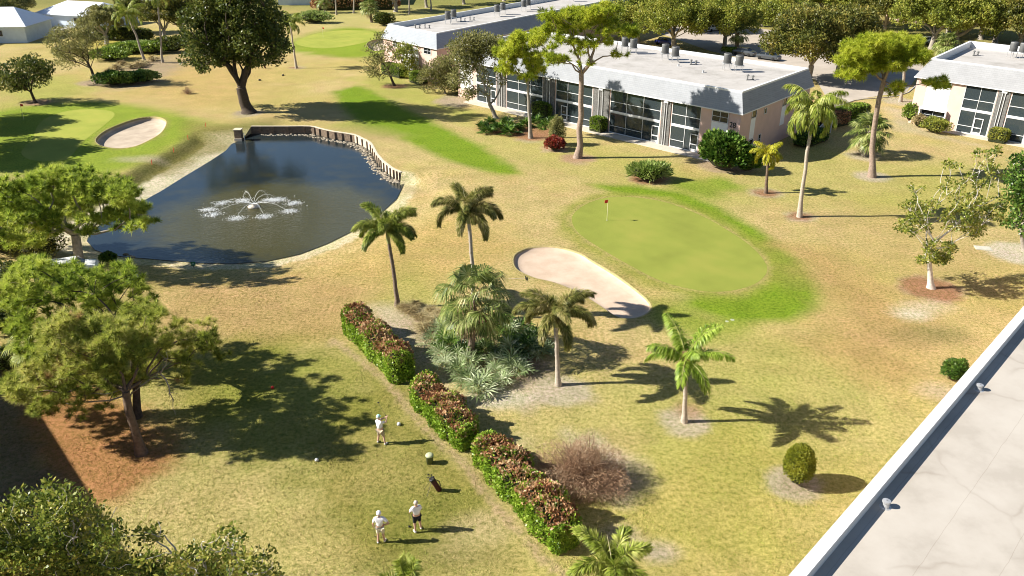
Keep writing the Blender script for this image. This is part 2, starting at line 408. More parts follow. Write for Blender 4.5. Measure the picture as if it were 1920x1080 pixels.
WHITECAR = M('car_paint_white', (.72, .73, .74), .2, .04, 2, spec=.6)
DARKCAR = M('car_paint_dark', (.05, .055, .06), .2, .05, 2, spec=.6)
SILVCAR = M('car_paint_silver', (.40, .41, .42), .25, .05, 2, spec=.6)
TYRE = M('tyre', (.015, .015, .015), .8, .1, 5)
def spray():
    m, t, b = nt('water_spray')
    b.inputs['Base Color'].default_value = (.9, .92, .93, 1); b.inputs['Roughness'].default_value = .4
    tr = N(t, 'ShaderNodeBsdfTransparent'); mx = N(t, 'ShaderNodeMixShader'); mx.inputs[0].default_value = .35
    t.links.new(b.outputs[0], mx.inputs[1]); t.links.new(tr.outputs[0], mx.inputs[2])
    t.links.new(mx.outputs[0], t.nodes['Material Output'].inputs['Surface']); return m
SPRAY = spray()
def N2(t, a, vec):
    f = noise(t, .35, 3, .6, vec); m_ = N(t, 'ShaderNodeMath', operation='MULTIPLY_ADD'); t.links.new(f, m_.inputs[0]); m_.inputs[1].default_value = .5; m_.inputs[2].default_value = -.25
    s_ = N(t, 'ShaderNodeMath', operation='ADD'); t.links.new(a, s_.inputs[0]); t.links.new(m_.outputs[0], s_.inputs[1]); return s_.outputs[0]
def watermat():
    m, t, b = nt('pond_water')
    b.inputs['Roughness'].default_value = .08
    b.inputs['IOR'].default_value = 1.36; b.inputs['Specular IOR Level'].default_value = .75
    g = N(t, 'ShaderNodeNewGeometry')
    mp = N(t, 'ShaderNodeMapping'); mp.inputs['Scale'].default_value = (1, 2.2, 1); t.links.new(g.outputs['Position'], mp.inputs['Vector'])
    h = noise(t, 2.6, 3, .55, mp.outputs['Vector'])
    P2 = g.outputs['Position']
    # ripples fade with distance from the fountain
    dv = N(t, 'ShaderNodeVectorMath', operation='DISTANCE'); t.links.new(g.outputs['Position'], dv.inputs[0]); dv.inputs[1].default_value = (FOUNT[0]+2.5, FOUNT[1]-3, FOUNT[2])
    mr = N(t, 'ShaderNodeMapRange'); mr.inputs['From Min'].default_value = 5.; mr.inputs['From Max'].default_value = 13.
    mr.inputs['To Min'].default_value = .6; mr.inputs['To Max'].default_value = .07; t.links.new(dv.outputs['Value'], mr.inputs['Value'])
    col = ramp(t, N2(t, mr.outputs[0], P2), [(.08, (.016, .023, .026)), (.34, (.054, .049, .016))])
    t.links.new(col, b.inputs['Base Color'])
    bn = N(t, 'ShaderNodeBump'); bn.inputs['Distance'].default_value = .12; t.links.new(mr.outputs[0], bn.inputs['Strength']); t.links.new(h, bn.inputs['Height'])
    t.links.new(bn.outputs['Normal'], b.inputs['Normal'])
    return m
def greenmat(name, c):
    m, t, b = nt(name)
    c1 = ramp(t, noise(t, .22, 4, .6), [(.3, sc(c, .86)), (.5, c), (.72, (c[0]*1.18, c[1]*1.06, c[2]*1.2))])
    c2 = ramp(t, noise(t, 14, 4, .75), [(.36, (.80, .82, .76)), (.5, (1, 1, 1)), (.64, (1.14, 1.1, 1.14))])
    g = N(t, 'ShaderNodeNewGeometry'); d = N(t, 'ShaderNodeVectorMath', operation='DOT_PRODUCT'); t.links.new(g.outputs['Position'], d.inputs[0]); d.inputs[1].default_value = (.80, .60, 0)
    pp = N(t, 'ShaderNodeMath', operation='PINGPONG'); t.links.new(d.outputs['Value'], pp.inputs[0]); pp.inputs[1].default_value = .8
    c1 = mixc(t, 1., c1, ramp(t, pp.outputs[0], [(.36, (.985, .99, .98)), (.46, (1.012, 1.008, 1.01))]), 'MULTIPLY')
    t.links.new(mixc(t, 1., c1, c2, 'MULTIPLY'), b.inputs['Base Color']); b.inputs['Roughness'].default_value = .9; b.inputs['Specular IOR Level'].default_value = .1
    return m
def turfmat():
    m, t, b = nt('turf')
    at_ = N(t, 'ShaderNodeAttribute'); at_.attribute_name = 'Col'
    g = N(t, 'ShaderNodeNewGeometry'); P = g.outputs['Position']
    base = at_.outputs['Color']
    # patches of greener and of straw-coloured blades
    grn = mixc(t, 1., base, (.76, .95, .55), 'MULTIPLY'); stw = mixc(t, 1., base, (1.18, 1.07, 1.12), 'MULTIPLY')
    p1 = noise(t, .42, 5, .62, P)
    c = mixc(t, ramp(t, p1, [(.38, (0, 0, 0)), (.66, (1, 1, 1))]), grn, stw)
    c = mixc(t, .75, c, base)
    # blades: high-frequency light / dark grain, stretched in random directions
    f1 = noise(t, 4.2, 6, .78, P); f2 = noise(t, 20, 3, .7, P)
    c = mixc(t, 1., c, ramp(t, f1, [(.37, (.52, .60, .40)), (.49, (.98, .99, .95)), (.62, (1.34, 1.27, 1.42))]), 'MULTIPLY')
    c = mixc(t, 1., c, ramp(t, f2, [(.36, (.55, .62, .46)), (.5, (1, 1, 1)), (.64, (1.34, 1.27, 1.38))]), 'MULTIPLY')
    t.links.new(c, b.inputs['Base Color']); b.inputs['Roughness'].default_value = .95; b.inputs['Specular IOR Level'].default_value = .08
    mxh = N(t, 'ShaderNodeMath', operation='ADD'); t.links.new(f1, mxh.inputs[0]); t.links.new(f2, mxh.inputs[1])
    bump(t, b, mxh.outputs[0], .8, .12)
    return m
# ------------------------------------------------------------------ ground, pond, bunkers, greens
WZ = -.95
FOUNT = G(476, 388, WZ)
def gp(L, z=0.): return np.array([G(x, y, z)[:2] for x, y in L])
def spline(P, k=6, closed=True):
    P = np.asarray(P, float); n = len(P); out = []
    for i in range(n if closed else n-1):
        if closed: p0, p1, p2, p3 = P[i-1], P[i], P[(i+1) % n], P[(i+2) % n]
        else: p0, p1, p2, p3 = P[max(i-1, 0)], P[i], P[i+1], P[min(i+2, n-1)]
        for j in range(k):
            u = j/k
            out.append(.5*((2*p1)+(-p0+p2)*u+(2*p0-5*p1+4*p2-p3)*u*u+(-p0+3*p1-3*p2+p3)*u**3))
    if not closed: out.append(P[-1])
    return np.array(out)
def segdist(Q, P, closed=True):
    P = np.asarray(P); A = P if closed else P[:-1]; B = np.roll(P, -1, 0) if closed else P[1:]
    d = np.full(len(Q), 1e9)
    for a, b in zip(A, B):
        ab = b-a; t = np.clip(((Q-a)@ab)/max(ab@ab, 1e-9), 0, 1)
        d = np.minimum(d, np.linalg.norm(Q-a-t[:, None]*ab, axis=1))
    return d
def inside(Q, P):
    P = np.asarray(P); x, y = Q[:, 0], Q[:, 1]; r = np.zeros(len(Q), bool)
    for (x0, y0), (x1, y1) in zip(P, np.roll(P, -1, 0)):
        c = ((y0 > y) != (y1 > y)); xs = (x1-x0)*(y-y0)/((y1-y0) if y1 != y0 else 1e-9)+x0
        r ^= c & (x < xs)
    return r
def sdist(Q, P): return segdist(Q, P)*np.where(inside(Q, P), -1, 1)
wall_px = [(471,237),(500,237),(540,237),(583,237),(600,241),(622,246),(642,249),(665,253),(680,260),(693,267),(700,277),(706,288),(712,295),(718,302),(727,309),(736,316),(745,320),(752.5,323)]
WALL = gp(wall_px)
bankN = gp([(750,347),(738,372),(712,396),(660,430),(610,455),(560,474),(500,487),(440,491),(380,490),(320,485),(260,480),(215,476),(185,466),(170,450)], WZ)
bankL = gp([(170,450),(178,430),(215,408),(262,383),(310,357),(350,332),(397,303),(425,284),(436,271),(452,264)], WZ)
POND = np.vstack([WALL, bankN, bankL[1:]])
BUNK = spline(gp([(965,480),(985,467),(1010,462),(1045,463),(1085,474),(1110,489),(1150,513),(1185,538),(1213,562),(1220,578),(1208,590),(1185,597),(1155,593),(1120,570),(1085,548),(1040,530),(1000,520),(968,503)]))
BUNK2 = spline(gp([(180,262),(195,247),(225,233),(260,222),(290,219),(308,224),(311,233),(300,250),(275,265),(250,275),(220,278),(190,273)]))
BUNK3 = spline(gp([(688,83),(700,75),(722,72),(735,80),(722,92),(700,95)]))
GREEN = spline(gp([(1072,410),(1085,392),(1110,378),(1150,369),(1200,371),(1250,380),(1310,402),(1370,435),(1415,468),(1438,500),(1428,524),(1395,540),(1350,547),(1300,543),(1240,527),(1180,497),(1130,468),(1085,437)]))
GREEN2 = spline(gp([(60,262),(75,230),(110,212),(155,205),(200,207),(215,215),(195,235),(160,262),(140,285),(120,300),(60,300),(40,285)]))
GREEN3 = spline(gp([(553,80),(590,64),(640,57),(690,58),(712,68),(690,78),(640,88),(590,90)]))
def hfun(Q):
    dN = segdist(Q, bankN, False); dL = segdist(Q, bankL, False)
    ss = lambda a, b, d: (lambda u: u*u*(3-2*u))(np.clip((d-a)/(b-a), 0, 1))
    hN = WZ-.10+.10*np.minimum(dN, 1.2)/1.2*1.4+ss(.6, 9.5, dN)*.91
    hL = WZ-.12+.30*np.minimum(dL, 3.3)/3.3+ss(3.2, 5.4, dL)*.77
    h = np.minimum(np.minimum(hN, hL), 0.)
    # keep the lawn behind the timber wall level
    dW = segdist(Q, WALL[1:-1], False)
    d = np.minimum(dN, dL)
    return h*np.clip((dW-d)/(.4+.7*d), 0, 1)
def G2(x, y, dz=0.):               # ground point under a photo pixel, following the slope to the pond
    g = G(x, y)
    for _ in range(6): g = G(x, y, float(hfun(g[None, :2])[0]))
    return g+np.array((0, 0, dz))
def build_ground():
    pts = []
    def grid(x0, x1, y0, y1, s):
        X, Y = np.meshgrid(np.arange(x0, x1, s), np.arange(y0, y1, s)); Q = np.column_stack([X.ravel(), Y.ravel()])
        return Q+rs.uniform(-.22, .22, Q.shape)*s
    Q = grid(-40, 40, 14, 45, .36); pts.append(Q)
    Q = grid(-52, 60, 45, 84, .55); pts.append(Q)
    Q = grid(-85, 100, 84, 150, 1.0); pts.append(Q)
    Q = grid(-170, 180, 150, 262, 3.0); pts.append(Q)
    Q = grid(-80, 80, 0, 14, 3.0); pts.append(Q)
    Q = grid(-85, -40, 14, 84, 2.0); Q = Q[(Q[:, 0] < -52) | (Q[:, 1] < 45)]; pts.append(Q)
    Q = grid(40, 100, 14, 84, 2.0); Q = Q[(Q[:, 0] > 60) | (Q[:, 1] < 45)]; pts.append(Q)
    Q = np.vstack(pts)
    # finer rings round the pond
    dp = sdist(Q, POND)
    Q = Q[(dp > .35)]
    extra = grid(-46, -5, 50, 97, .4); de = sdist(extra, POND); extra = extra[(de > .3) & (de < 5.5)]
    dq = sdist(Q, POND); Q = np.vstack([Q[dq > 5.4], extra])
    for b in (BUNK, BUNK2, BUNK3): Q = Q[sdist(Q, b) > .2]
    R = [(-3500, -3000), (3500, -3000), (3500, 4000), (-3500, 4000), (-400, -60), (400, -60), (500, 420), (-500, 420)]
    n0 = 0; V = []; E = []
    for c in (POND, BUNK, BUNK2, BUNK3):
        k = len(c); E += [(n0+i, n0+(i+1) % k) for i in range(k)]; V += [tuple(p) for p in c]; n0 += k
    V += [tuple(p) for p in Q]+R
    ov, oe, of, *_ = delaunay_2d_cdt([Vector(v) for v in V], E, [], 0, 1e-5)
    P = np.array([tuple(v) for v in ov]); F = np.array([f for f in of])
    cen = P[F].mean(1); keep = np.ones(len(F), bool)
    for c in (POND, BUNK, BUNK2, BUNK3): keep &= ~inside(cen, c)
    F = F[keep]
    z = hfun(P)
    a = P[F[:, 1]]-P[F[:, 0]]; b = P[F[:, 2]]-P[F[:, 0]]
    fl = (a[:, 0]*b[:, 1]-a[:, 1]*b[:, 0]) < 0
    F[fl] = F[fl][:, ::-1]
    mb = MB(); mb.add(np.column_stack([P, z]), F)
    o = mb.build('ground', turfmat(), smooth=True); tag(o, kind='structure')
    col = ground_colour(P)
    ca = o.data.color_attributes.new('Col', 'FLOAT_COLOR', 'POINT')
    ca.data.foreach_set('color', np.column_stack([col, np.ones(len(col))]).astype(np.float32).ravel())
    return o
def vnoise(Q, s, seed):
    r = np.random.RandomState(seed); T = r.rand(64, 64)
    q = Q*s; i = np.floor(q).astype(int); f = q-i; f = f*f*(3-2*f)
    g = lambda a, b: T[(i[:, 0]+a) % 64, (i[:, 1]+b) % 64]
    return (g(0, 0)*(1-f[:, 0])+g(1, 0)*f[:, 0])*(1-f[:, 1])+(g(0, 1)*(1-f[:, 0])+g(1, 1)*f[:, 0])*f[:, 1]
def fbm(Q, s, seed): return (vnoise(Q, s, seed)*.55+vnoise(Q, s*2.1, seed+1)*.28+vnoise(Q, s*4.3, seed+2)*.17)
C_TAN = (.47, .355, .165); C_OLV = (.41, .352, .14); C_LUSH = (.175, .25, .019); C_FRINGE = (.21, .275, .022)
C_TEE = (.225, .205, .045); C_RED = (.36, .175, .075); C_BRN = (.39, .25, .11); C_LAWN = (.34, .322, .085)
C_SAND = (.52, .40, .25); C_BARE = (.44, .36, .275); C_MULCH = (.30, .15, .085); C_DARKS = (.13, .12, .035)
def ground_colour(P):
    n1 = fbm(P, .11, 3); n2 = fbm(P, .45, 11); n3 = fbm(P, 1.3, 23)
    col = np.tile(np.array(C_TAN), (len(P), 1))
    def blend(w, c, k=1.):
        nonlocal col
        w = np.clip(w*k, 0, 1)[:, None]; col = col*(1-w)+np.array(c)*w
    def zone(px, c, soft, k=1., wob=1., s=.45):
        poly = gp(px); d = sdist(P, poly)+(n2-.5)*wob*2.2*min(soft, 2.)+(n3-.5)*wob*min(soft, 1.)
        blend(np.clip(.5-d/(2*soft), 0, 1), c, k)
    def spot(x, y, r, c, k=1., soft=.35, asp=1., wob=.5):
        g = G2(x, y)[:2]; d = np.hypot((P[:, 0]-g[0])/asp, P[:, 1]-g[1])-r+(n3-.5)*wob*r
        blend(np.clip(.5-d/(2*soft), 0, 1), c, k)
    # large-scale variation of the dry lawn
    blend(np.clip((n1-.42)*4, 0, 1), (.40, .325, .095), .55)
    blend(np.clip((n2-.55)*5, 0, 1), C_BRN, .28)
    # lawns that hold more green
    zone([(-300,600),(640,610),(1000,700),(1400,650),(1650,720),(1920,800),(2200,900),(2200,1300),(-300,1300)], C_OLV, 2.5, .6)
    zone([(880,230),(1000,245),(1100,262),(1260,300),(1330,345),(1440,300),(1520,250),(1600,300),(1920,300),(1920,420),(1600,390),(1400,390),(1180,350),(1040,318),(900,290)], C_LAWN, 2.5, .48)
    zone([(660,150),(720,130),(800,170),(900,215),(890,235),(780,200),(690,170)], C_LAWN, 2., .9)
    zone([(0,160),(110,140),(180,165),(120,195),(0,220)], C_LAWN, 3, .9)
    zone([(170,55),(320,75),(340,105),(240,110),(160,95)], (.36,.30,.06), 5, .9)
    zone([(560,-20),(980,-40),(960,20),(720,45),(600,60)], C_OLV, 5, .8)
    zone([(1400,640),(1250,700),(1180,800),(1350,900),(1600,800),(1560,690)], C_LAWN, 2.5, .55)
    zone([(1650,900),(1500,1100),(1000,1100),(1100,900),(1380,780)], (.35,.31,.07), 2.5, .6)
    # lush fairway strip and fringes
    zone([(625,172),(668,160),(715,178),(770,208),(850,245),(915,280),(965,312),(970,326),(930,328),(860,308),(790,278),(725,250),(665,225),(640,200)], C_LUSH, .8, 1., .6)
    zone([(1095,345),(1180,347),(1290,362),(1360,395),(1440,440),(1505,490),(1540,540),(1535,580),(1480,602),(1390,606),(1330,590),(1270,570),(1300,552),(1390,555),(1440,525),(1440,490),(1370,425),(1250,372),(1150,362)], C_LUSH, .7, 1., .35)
    zone([(1180,560),(1260,560),(1340,590),(1400,607),(1330,640),(1230,610)], C_FRINGE, 1.2, .8, .4)
    zone([(1260,340),(1340,330),(1400,350),(1330,372),(1280,362)], C_LUSH, 1.2, .8)
    zone([(-40,215),(60,196),(170,190),(250,196),(330,210),(385,228),(370,255),(320,280),(270,308),(190,330),(60,330),(-60,330)], (.225, .285, .03), 1.6, .95, .6)
    zone([(535,92),(545,70),(600,57),(660,51),(725,58),(730,90),(700,108),(640,108),(570,100)], C_FRINGE, 1.5, .95)
    zone([(470,55),(560,52),(600,58),(540,75),(440,100),(430,80)], C_TAN, 4, .9)
    dg = sdist(P, GREEN); blend(np.clip((1.9-dg+(n3-.5)*1.2)/1.2, 0, 1), (.24, .26, .04), .75); blend(np.clip((.42-dg+(n3-.5)*.5)/.2, 0, 1), (.38, .30, .12), .75)
    for b_ in (BUNK, BUNK2): db = sdist(P, b_); blend(np.clip((.5-db+(n3-.5)*.5)/.4, 0, 1), (.30, .25, .09), .7)
    # brown, thin turf
    zone([(1440,450),(1560,470),(1690,560),(1760,640),(1690,720),(1600,690),(1540,640),(1560,570),(1490,500)], C_BRN, 2.2, .75)
    zone([(1500,400),(1700,395),(1860,480),(1920,560),(1860,640),(1700,560),(1600,480)], (.41,.30,.13), 2.5, .6)
    zone([(300,520),(560,500),(700,530),(720,590),(640,640),(420,660),(300,620)], (.40,.26,.115), 2.0, .75)
    zone([(560,500),(760,420),(900,380),(980,470),(820,540),(680,545)], (.45,.315,.12), 2.5, .8)
    zone([(700,560),(760,500),(830,540),(820,580),(740,600)], C_LAWN, 1.8, .6)
    zone([(280,80),(460,85),(520,110),(480,180),(360,205),(240,175),(250,120)], (.46,.315,.13), 5, .85)
    # needle litter under the pines, then two darker olive patches next to it
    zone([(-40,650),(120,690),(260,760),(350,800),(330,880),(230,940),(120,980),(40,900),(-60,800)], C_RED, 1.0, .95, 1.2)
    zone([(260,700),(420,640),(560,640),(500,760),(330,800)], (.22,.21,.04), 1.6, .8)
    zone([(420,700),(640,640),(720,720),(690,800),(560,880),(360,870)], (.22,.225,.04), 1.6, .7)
    # tee
    zone([(590,850),(640,740),(720,700),(790,770),(880,880),(980,990),(960,1060),(830,1090),(650,1060),(600,960)], C_TEE, 1.0, .85)
    zone([(640,830),(760,820),(800,900),(740,960),(660,930)], (.33,.27,.095), 1.1, .7)
    zone([(720,930),(830,940),(900,1010),(830,1060),(700,1050)], (.17,.18,.035), 1., .55)
    spot(905, 990, 1.1, (.47,.37,.19), .85, .5, 1.3); spot(870, 1035, .9, (.42,.33,.16), .6, .6, 1.6)
    # pond margins
    dL = segdist(P, bankL, False); dN = segdist(P, bankN, False); dP = sdist(P, POND)
    blend(np.where(dL < dN, np.clip((6.3-dL+(n3-.5)*1.6)/1.2, 0, 1), 0)*(dL > 3.0), (.17,.16,.05), .9)  # rough grass of the steep left bank, with its shade painted in
    blend(np.clip((3.35-dL+(n3-.5)*.7)/.35, 0, 1), (.60, .51, .38), 1.)
    blend(np.clip((2.0-dN+(n3-.5)*1.)/.4, 0, 1), (.62, .53, .39), 1.)
    blend(np.clip((2.4-dN+(n3-.5)*1.)/1.2, 0, 1), (.46,.37,.18), .5)
    zone([(350,228),(410,235),(440,240),(430,262),(380,282),(320,310),(250,325),(290,300),(350,270)], (.23,.19,.06), 1.2, .75)
    spot(262, 298, 1.2, C_BARE, .6, .6, 2.2)
    # bed with palms and palmettos
    zone([(690,575),(760,575),(830,590),(960,640),(1040,690),(1060,730),(990,770),(900,745),(820,705),(740,640)], (.46,.37,.27), .7, .9, 1.)
    zone([(780,610),(900,600),(1020,650),(1030,700),(930,725),(840,700)], (.20,.14,.08), 1., .8)
    spot(1055, 735, 1.55, C_BARE, .95, .3, 1.2); spot(925, 748, 1.0, (.52,.45,.36), .8, .4, 2.)
    spot(1283, 792, 1.35, C_BARE, .9, .3, 1.); spot(1290, 770, .7, (.34,.20,.12), .7, .4)
    spot(1487, 906, 1.35, (.40,.33,.24), .95, .2, 1., .3); spot(1487, 906, .8, (.30,.24,.17), .6, .3, 1.)
    zone([(1060,810),(1130,820),(1190,860),(1230,910),(1170,950),(1080,920)], C_BARE, .7, .85)
    spot(1232, 1035, .6, C_BARE, .9, .3, 1.5); spot(1165, 1010, .8, C_BARE, .7, .4)
    spot(975, 830, .8, (.44,.36,.22), .5, .5, 1.)
    # bare mown strip along the hedge foot
    L = spline(gp([(625,640),(680,678),(728,722),(765,765),(815,822),(868,868),(905,920),(960,985),(1010,1040),(1060,1085)]), 4, False)
    d = segdist(P, L, False)+(n3-.5)*.25
    blend(np.clip((.30-d)/.18, 0, 1), (.40,.29,.17), .9)
    # mulch and sand rings round trunks
    for x, y, r, c in ((1745,541,2.35,C_MULCH),(1500,406,1.45,C_MULCH),(1437,362,1.6,C_MULCH),(1083,297,2.1,(.38,.23,.15)),(995,259,1.9,C_MULCH),(1040,278,1.8,(.40,.25,.17)),
                       (465,212,2.2,(.34,.27,.20)),(70,192,2.2,(.32,.20,.12)),(740,162,2.0,C_MULCH),(555,127,1.3,C_MULCH),(1635,331,1.9,C_BARE),(1620,292,2.0,C_BARE),(1688,190,2.6,C_BARE),
                       (1912,475,2.6,(.52,.44,.36)),(1215,335,2.2,C_MULCH),(1360,310,3.2,(.34,.24,.16)),(850,190,2.7,(.33,.25,.18)),(180,155,2.8,(.36,.26,.18))):
        g = G(x, y)[:2]; dd = np.hypot(P[:, 0]-g[0], P[:, 1]-g[1])-r+(n3-.5)*.6
        blend(np.clip(.5-dd/.5, 0, 1), C_BARE if r < 2 else tuple(.5*a+.5*b for a, b in zip(c, C_BARE)), .8)
        blend(np.clip(.5-(dd+.3)/.4, 0, 1), c, .9)
    zone([(890,232),(930,225),(1030,240),(1060,250),(1030,262),(960,257),(905,250)], C_MULCH, .5, .95)
    zone([(815,192),(835,178),(880,180),(885,198),(850,204)], (.36,.28,.20), .4, .95)
    zone([(170,150),(240,120),(330,100),(345,118),(290,160),(225,168)], (.34,.25,.18), 2., .85)
    zone([(1660,200),(1700,205),(1720,240),(1790,262),(1850,275),(1760,260),(1690,245)], C_BARE, 1., .7)
    spot(1712, 590, .8, (.56,.48,.40), .8, .4, 1.6); spot(1735,575,.9,(.52,.45,.38),.5,.6,1.8)
    spot(1760,625,1.1,(.18,.16,.06),.6,.8,1.8); spot(1700,630,1.,(.22,.18,.07),.4,.8,2)
    spot(1765,735,.9,(.50,.40,.28),.7,.5,1.4); spot(560,250,2,(.40,.29,.14),.6,1.,3)
    spot(790,355,1.6,(.36,.27,.14),.6,.8,2.); spot(700,255,2.,(.36,.27,.12),.5,1.,2.)
    # dark soil tone painted in the outline of the far-left block's cast shadow
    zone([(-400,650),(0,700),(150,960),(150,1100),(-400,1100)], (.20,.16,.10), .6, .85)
    # far surroundings
    zone([(1240,10),(1420,52),(1560,80),(1650,60),(1720,110),(1760,120),(1840,80),(2100,120),(2100,-60),(1240,-60)], (.20, .185, .06), 3., .8)
    far = np.clip((P[:, 1]-215)/30, 0, 1); blend(far, (.17,.17,.045), .8)
    col *= (1+(fbm(P, .9, 41)-.5)*.30)[:, None]
    return np.clip(col, .01, .9)
def sheet(name, P, z, mat, rings=None):
    mb = MB(); P = np.asarray(P)
    V = [Vector((p[0], p[1])) for p in P]
    xs = np.arange(P[:, 0].min(), P[:, 0].max(), 1.2); ys = np.arange(P[:, 1].min(), P[:, 1].max(), 1.2)
    Q = np.array([(x, y) for x in xs for y in ys]).reshape(-1, 2)
    if len(Q): Q = Q[sdist(Q, P) < -.4]
    V += [Vector(q) for q in Q]
    ov, _, of, *_ = delaunay_2d_cdt(V, [(i, (i+1) % len(P)) for i in range(len(P))], [], 0, 1e-5)
    X = np.array([tuple(v) for v in ov]); F = np.array(of); F = F[inside(X[F].mean(1), P)]
    a = X[F[:, 1]]-X[F[:, 0]]; b = X[F[:, 2]]-X[F[:, 0]]; fl = (a[:, 0]*b[:, 1]-a[:, 1]*b[:, 0]) < 0
    F[fl] = F[fl][:, ::-1]
    mb.add(np.column_stack([X, np.full(len(X), z)]), F)
    return tag(mb.build(name, mat), kind='structure')
def bunker(P, depth, mat, name='sand_bunker'):
    mb = MB(); c = P.mean(0); n = len(P); rings = []
    d = P-c; L = np.linalg.norm(d, axis=1)[:, None]
    for inset, z in ((-.12, .012), (0., .03), (.06, -.35*depth), (.22, -.72*depth), (.9, -.95*depth)):
        rings.append(np.column_stack([c+d*(1-np.minimum(inset/L, .6)), np.full(n, z)]))
    for f, z in ((.5, -1.), (.25, -1.02)): rings.append(np.column_stack([c+d*f, np.full(n, z*depth)]))
    rings.append(np.column_stack([np.tile(c, (n, 1)), np.full(n, -1.03*depth)]))
    i = np.arange(n); j = (i+1) % n; F = []; mi = []
    for k in range(len(rings)-1):
        F.append(np.stack([k*n+i, k*n+j, (k+1)*n+j, (k+1)*n+i], 1)); mi += [1 if k < 2 else 0]*n
    a = (P[:, 0]*np.roll(P[:, 1], -1)-np.roll(P[:, 0], -1)*P[:, 1]).sum()
    F = np.vstack(F)
    if a < 0: F = F[:, ::-1]
    mb.add(np.vstack(rings), F, np.array(mi))
    return tag(mb.build(name, [mat, LIP], smooth=True), kind='structure')
LIP = M('bunker_lip', (.37, .30, .13), .95, .3, 3, .4, 20)
build_ground()
def grass_tufts():
    n = 330000
    Y = 20+(rs.rand(n)**1.35)*62; X = (rs.rand(n)*2-1)*(4+Y*.74); Q = np.column_stack([X, Y])
    k = (segdist(Q, bankN, False) > 2.1) & (segdist(Q, bankL, False) > 3.5) & (sdist(Q, POND) > .3) & (sdist(Q, GREEN) > .1)
    for b in (BUNK, BUNK2): k &= sdist(Q, b) > .15
    Q = Q[k]; k = np.random.RandomState(5).rand(len(Q)) < np.clip((fbm(Q, .8, 77)-.30)*4, .12, 1); Q = Q[k]; z = hfun(Q); n = len(Q)
    c = ground_colour(Q)*rs.uniform(.78, 1.12, (n, 1))*np.array((1, 1, 1))
    g = rs.rand(n) < .30; c[g] *= np.array((.72, .96, .55))
    bare = (c[:, 0] > .3) & (c[:, 2] > c[:, 0]*.55); s = np.where(bare, .35, 1.)
    D = nrm(runit(n)*.75+np.array((0, 0, .75))); D[:, 2] = np.abs(D[:, 2]); L = rs.uniform(.035, .095, n)*s; W = rs.uniform(.014, .034, n)
    P = np.column_stack([Q, z+.004]); S = nrm(np.cross(D, runit(n)))
    V = np.stack([P-S*W[:, None]*.5, P+S*W[:, None]*.5, P+D*L[:, None]+S*W[:, None]*.3, P+D*L[:, None]-S*W[:, None]*.3], 1).reshape(-1, 3)
    mb = MB(); mb.add(V, np.arange(4*n).reshape(n, 4))
    m, t, b = nt('grass_blades'); a = N(t, 'ShaderNodeAttribute'); a.attribute_name = 'Col'; t.links.new(a.outputs['Color'], b.inputs['Base Color']); b.inputs['Roughness'].default_value = .8; b.inputs['Specular IOR Level'].default_value = .1
    o = mb.build('grass', m); ca = o.data.color_attributes.new('Col', 'FLOAT_COLOR', 'POINT')
    ca.data.foreach_set('color', np.repeat(np.column_stack([np.clip(c*1.15, 0, .9), np.ones(n)]), 4, 0).astype(np.float32).ravel())
    tag(o, 'short grass blades and weeds over the dry lawn', 'grass', kind='stuff')
grass_tufts()
bunker(BUNK, .26, SANDC); bunker(BUNK2, .6, SANDL); bunker(BUNK3, .8, SANDL)
sheet('putting_green', GREEN, .005, greenmat('green_near', (.21, .235, .042)))
GF = greenmat('green_far', (.27, .295, .05))
sheet('putting_green', GREEN2, .005, GF); sheet('putting_green', GREEN3, .005, GF)
cpond = POND.mean(0); dd = POND-cpond
wp = MB(); wp.poly(np.column_stack([cpond+dd*(1+.35/np.linalg.norm(dd, axis=1))[:, None], np.full(len(POND), WZ)]))
w = wp.build('pond_water', watermat())
if w.data.polygons[0].normal.z < 0: w.data.flip_normals()
tag(w, kind='structure')
# paved areas
sheet('car_park', gp([(1555,212),(1600,187),(1700,172),(1735,120),(1700,96),(1560,72),(1400,50),(1260,25),(1190,30),(1230,60),(1330,95),(1470,130),(1530,150),(1548,180)]), .006, ASPH)
sheet('street', gp([(-160,110),(0,78),(90,62),(190,40),(330,12),(420,-8),(330,-14),(240,-4),(300,10),(190,30),(90,48),(0,62),(-160,86)]), .006, ASPHG)
def kerb_line(px):
    P = spline(gp(px), 5, False); mb = MB(); T = nrm(np.gradient(P, axis=0)); S = np.column_stack([-T[:, 1], T[:, 0]])*.08
    n = len(P); i = np.arange(n-1); R = [np.column_stack([P+S*a, np.full(n, z)]) for a, z in ((-1, -.1), (-1, .12), (1, .12), (1, -.1))]
    for a, b in zip(R[:-1], R[1:]): mb.add(np.vstack([a, b]), np.stack([i, i+n, i+n+1, i+1], 1))
    return tag(mb.build('kerb', KERB), kind='structure')
kerb_line([(1556,214),(1601,189),(1702,174),(1738,121)]); kerb_line([(-160,112),(0,80),(90,64),(190,42),(330,13)])
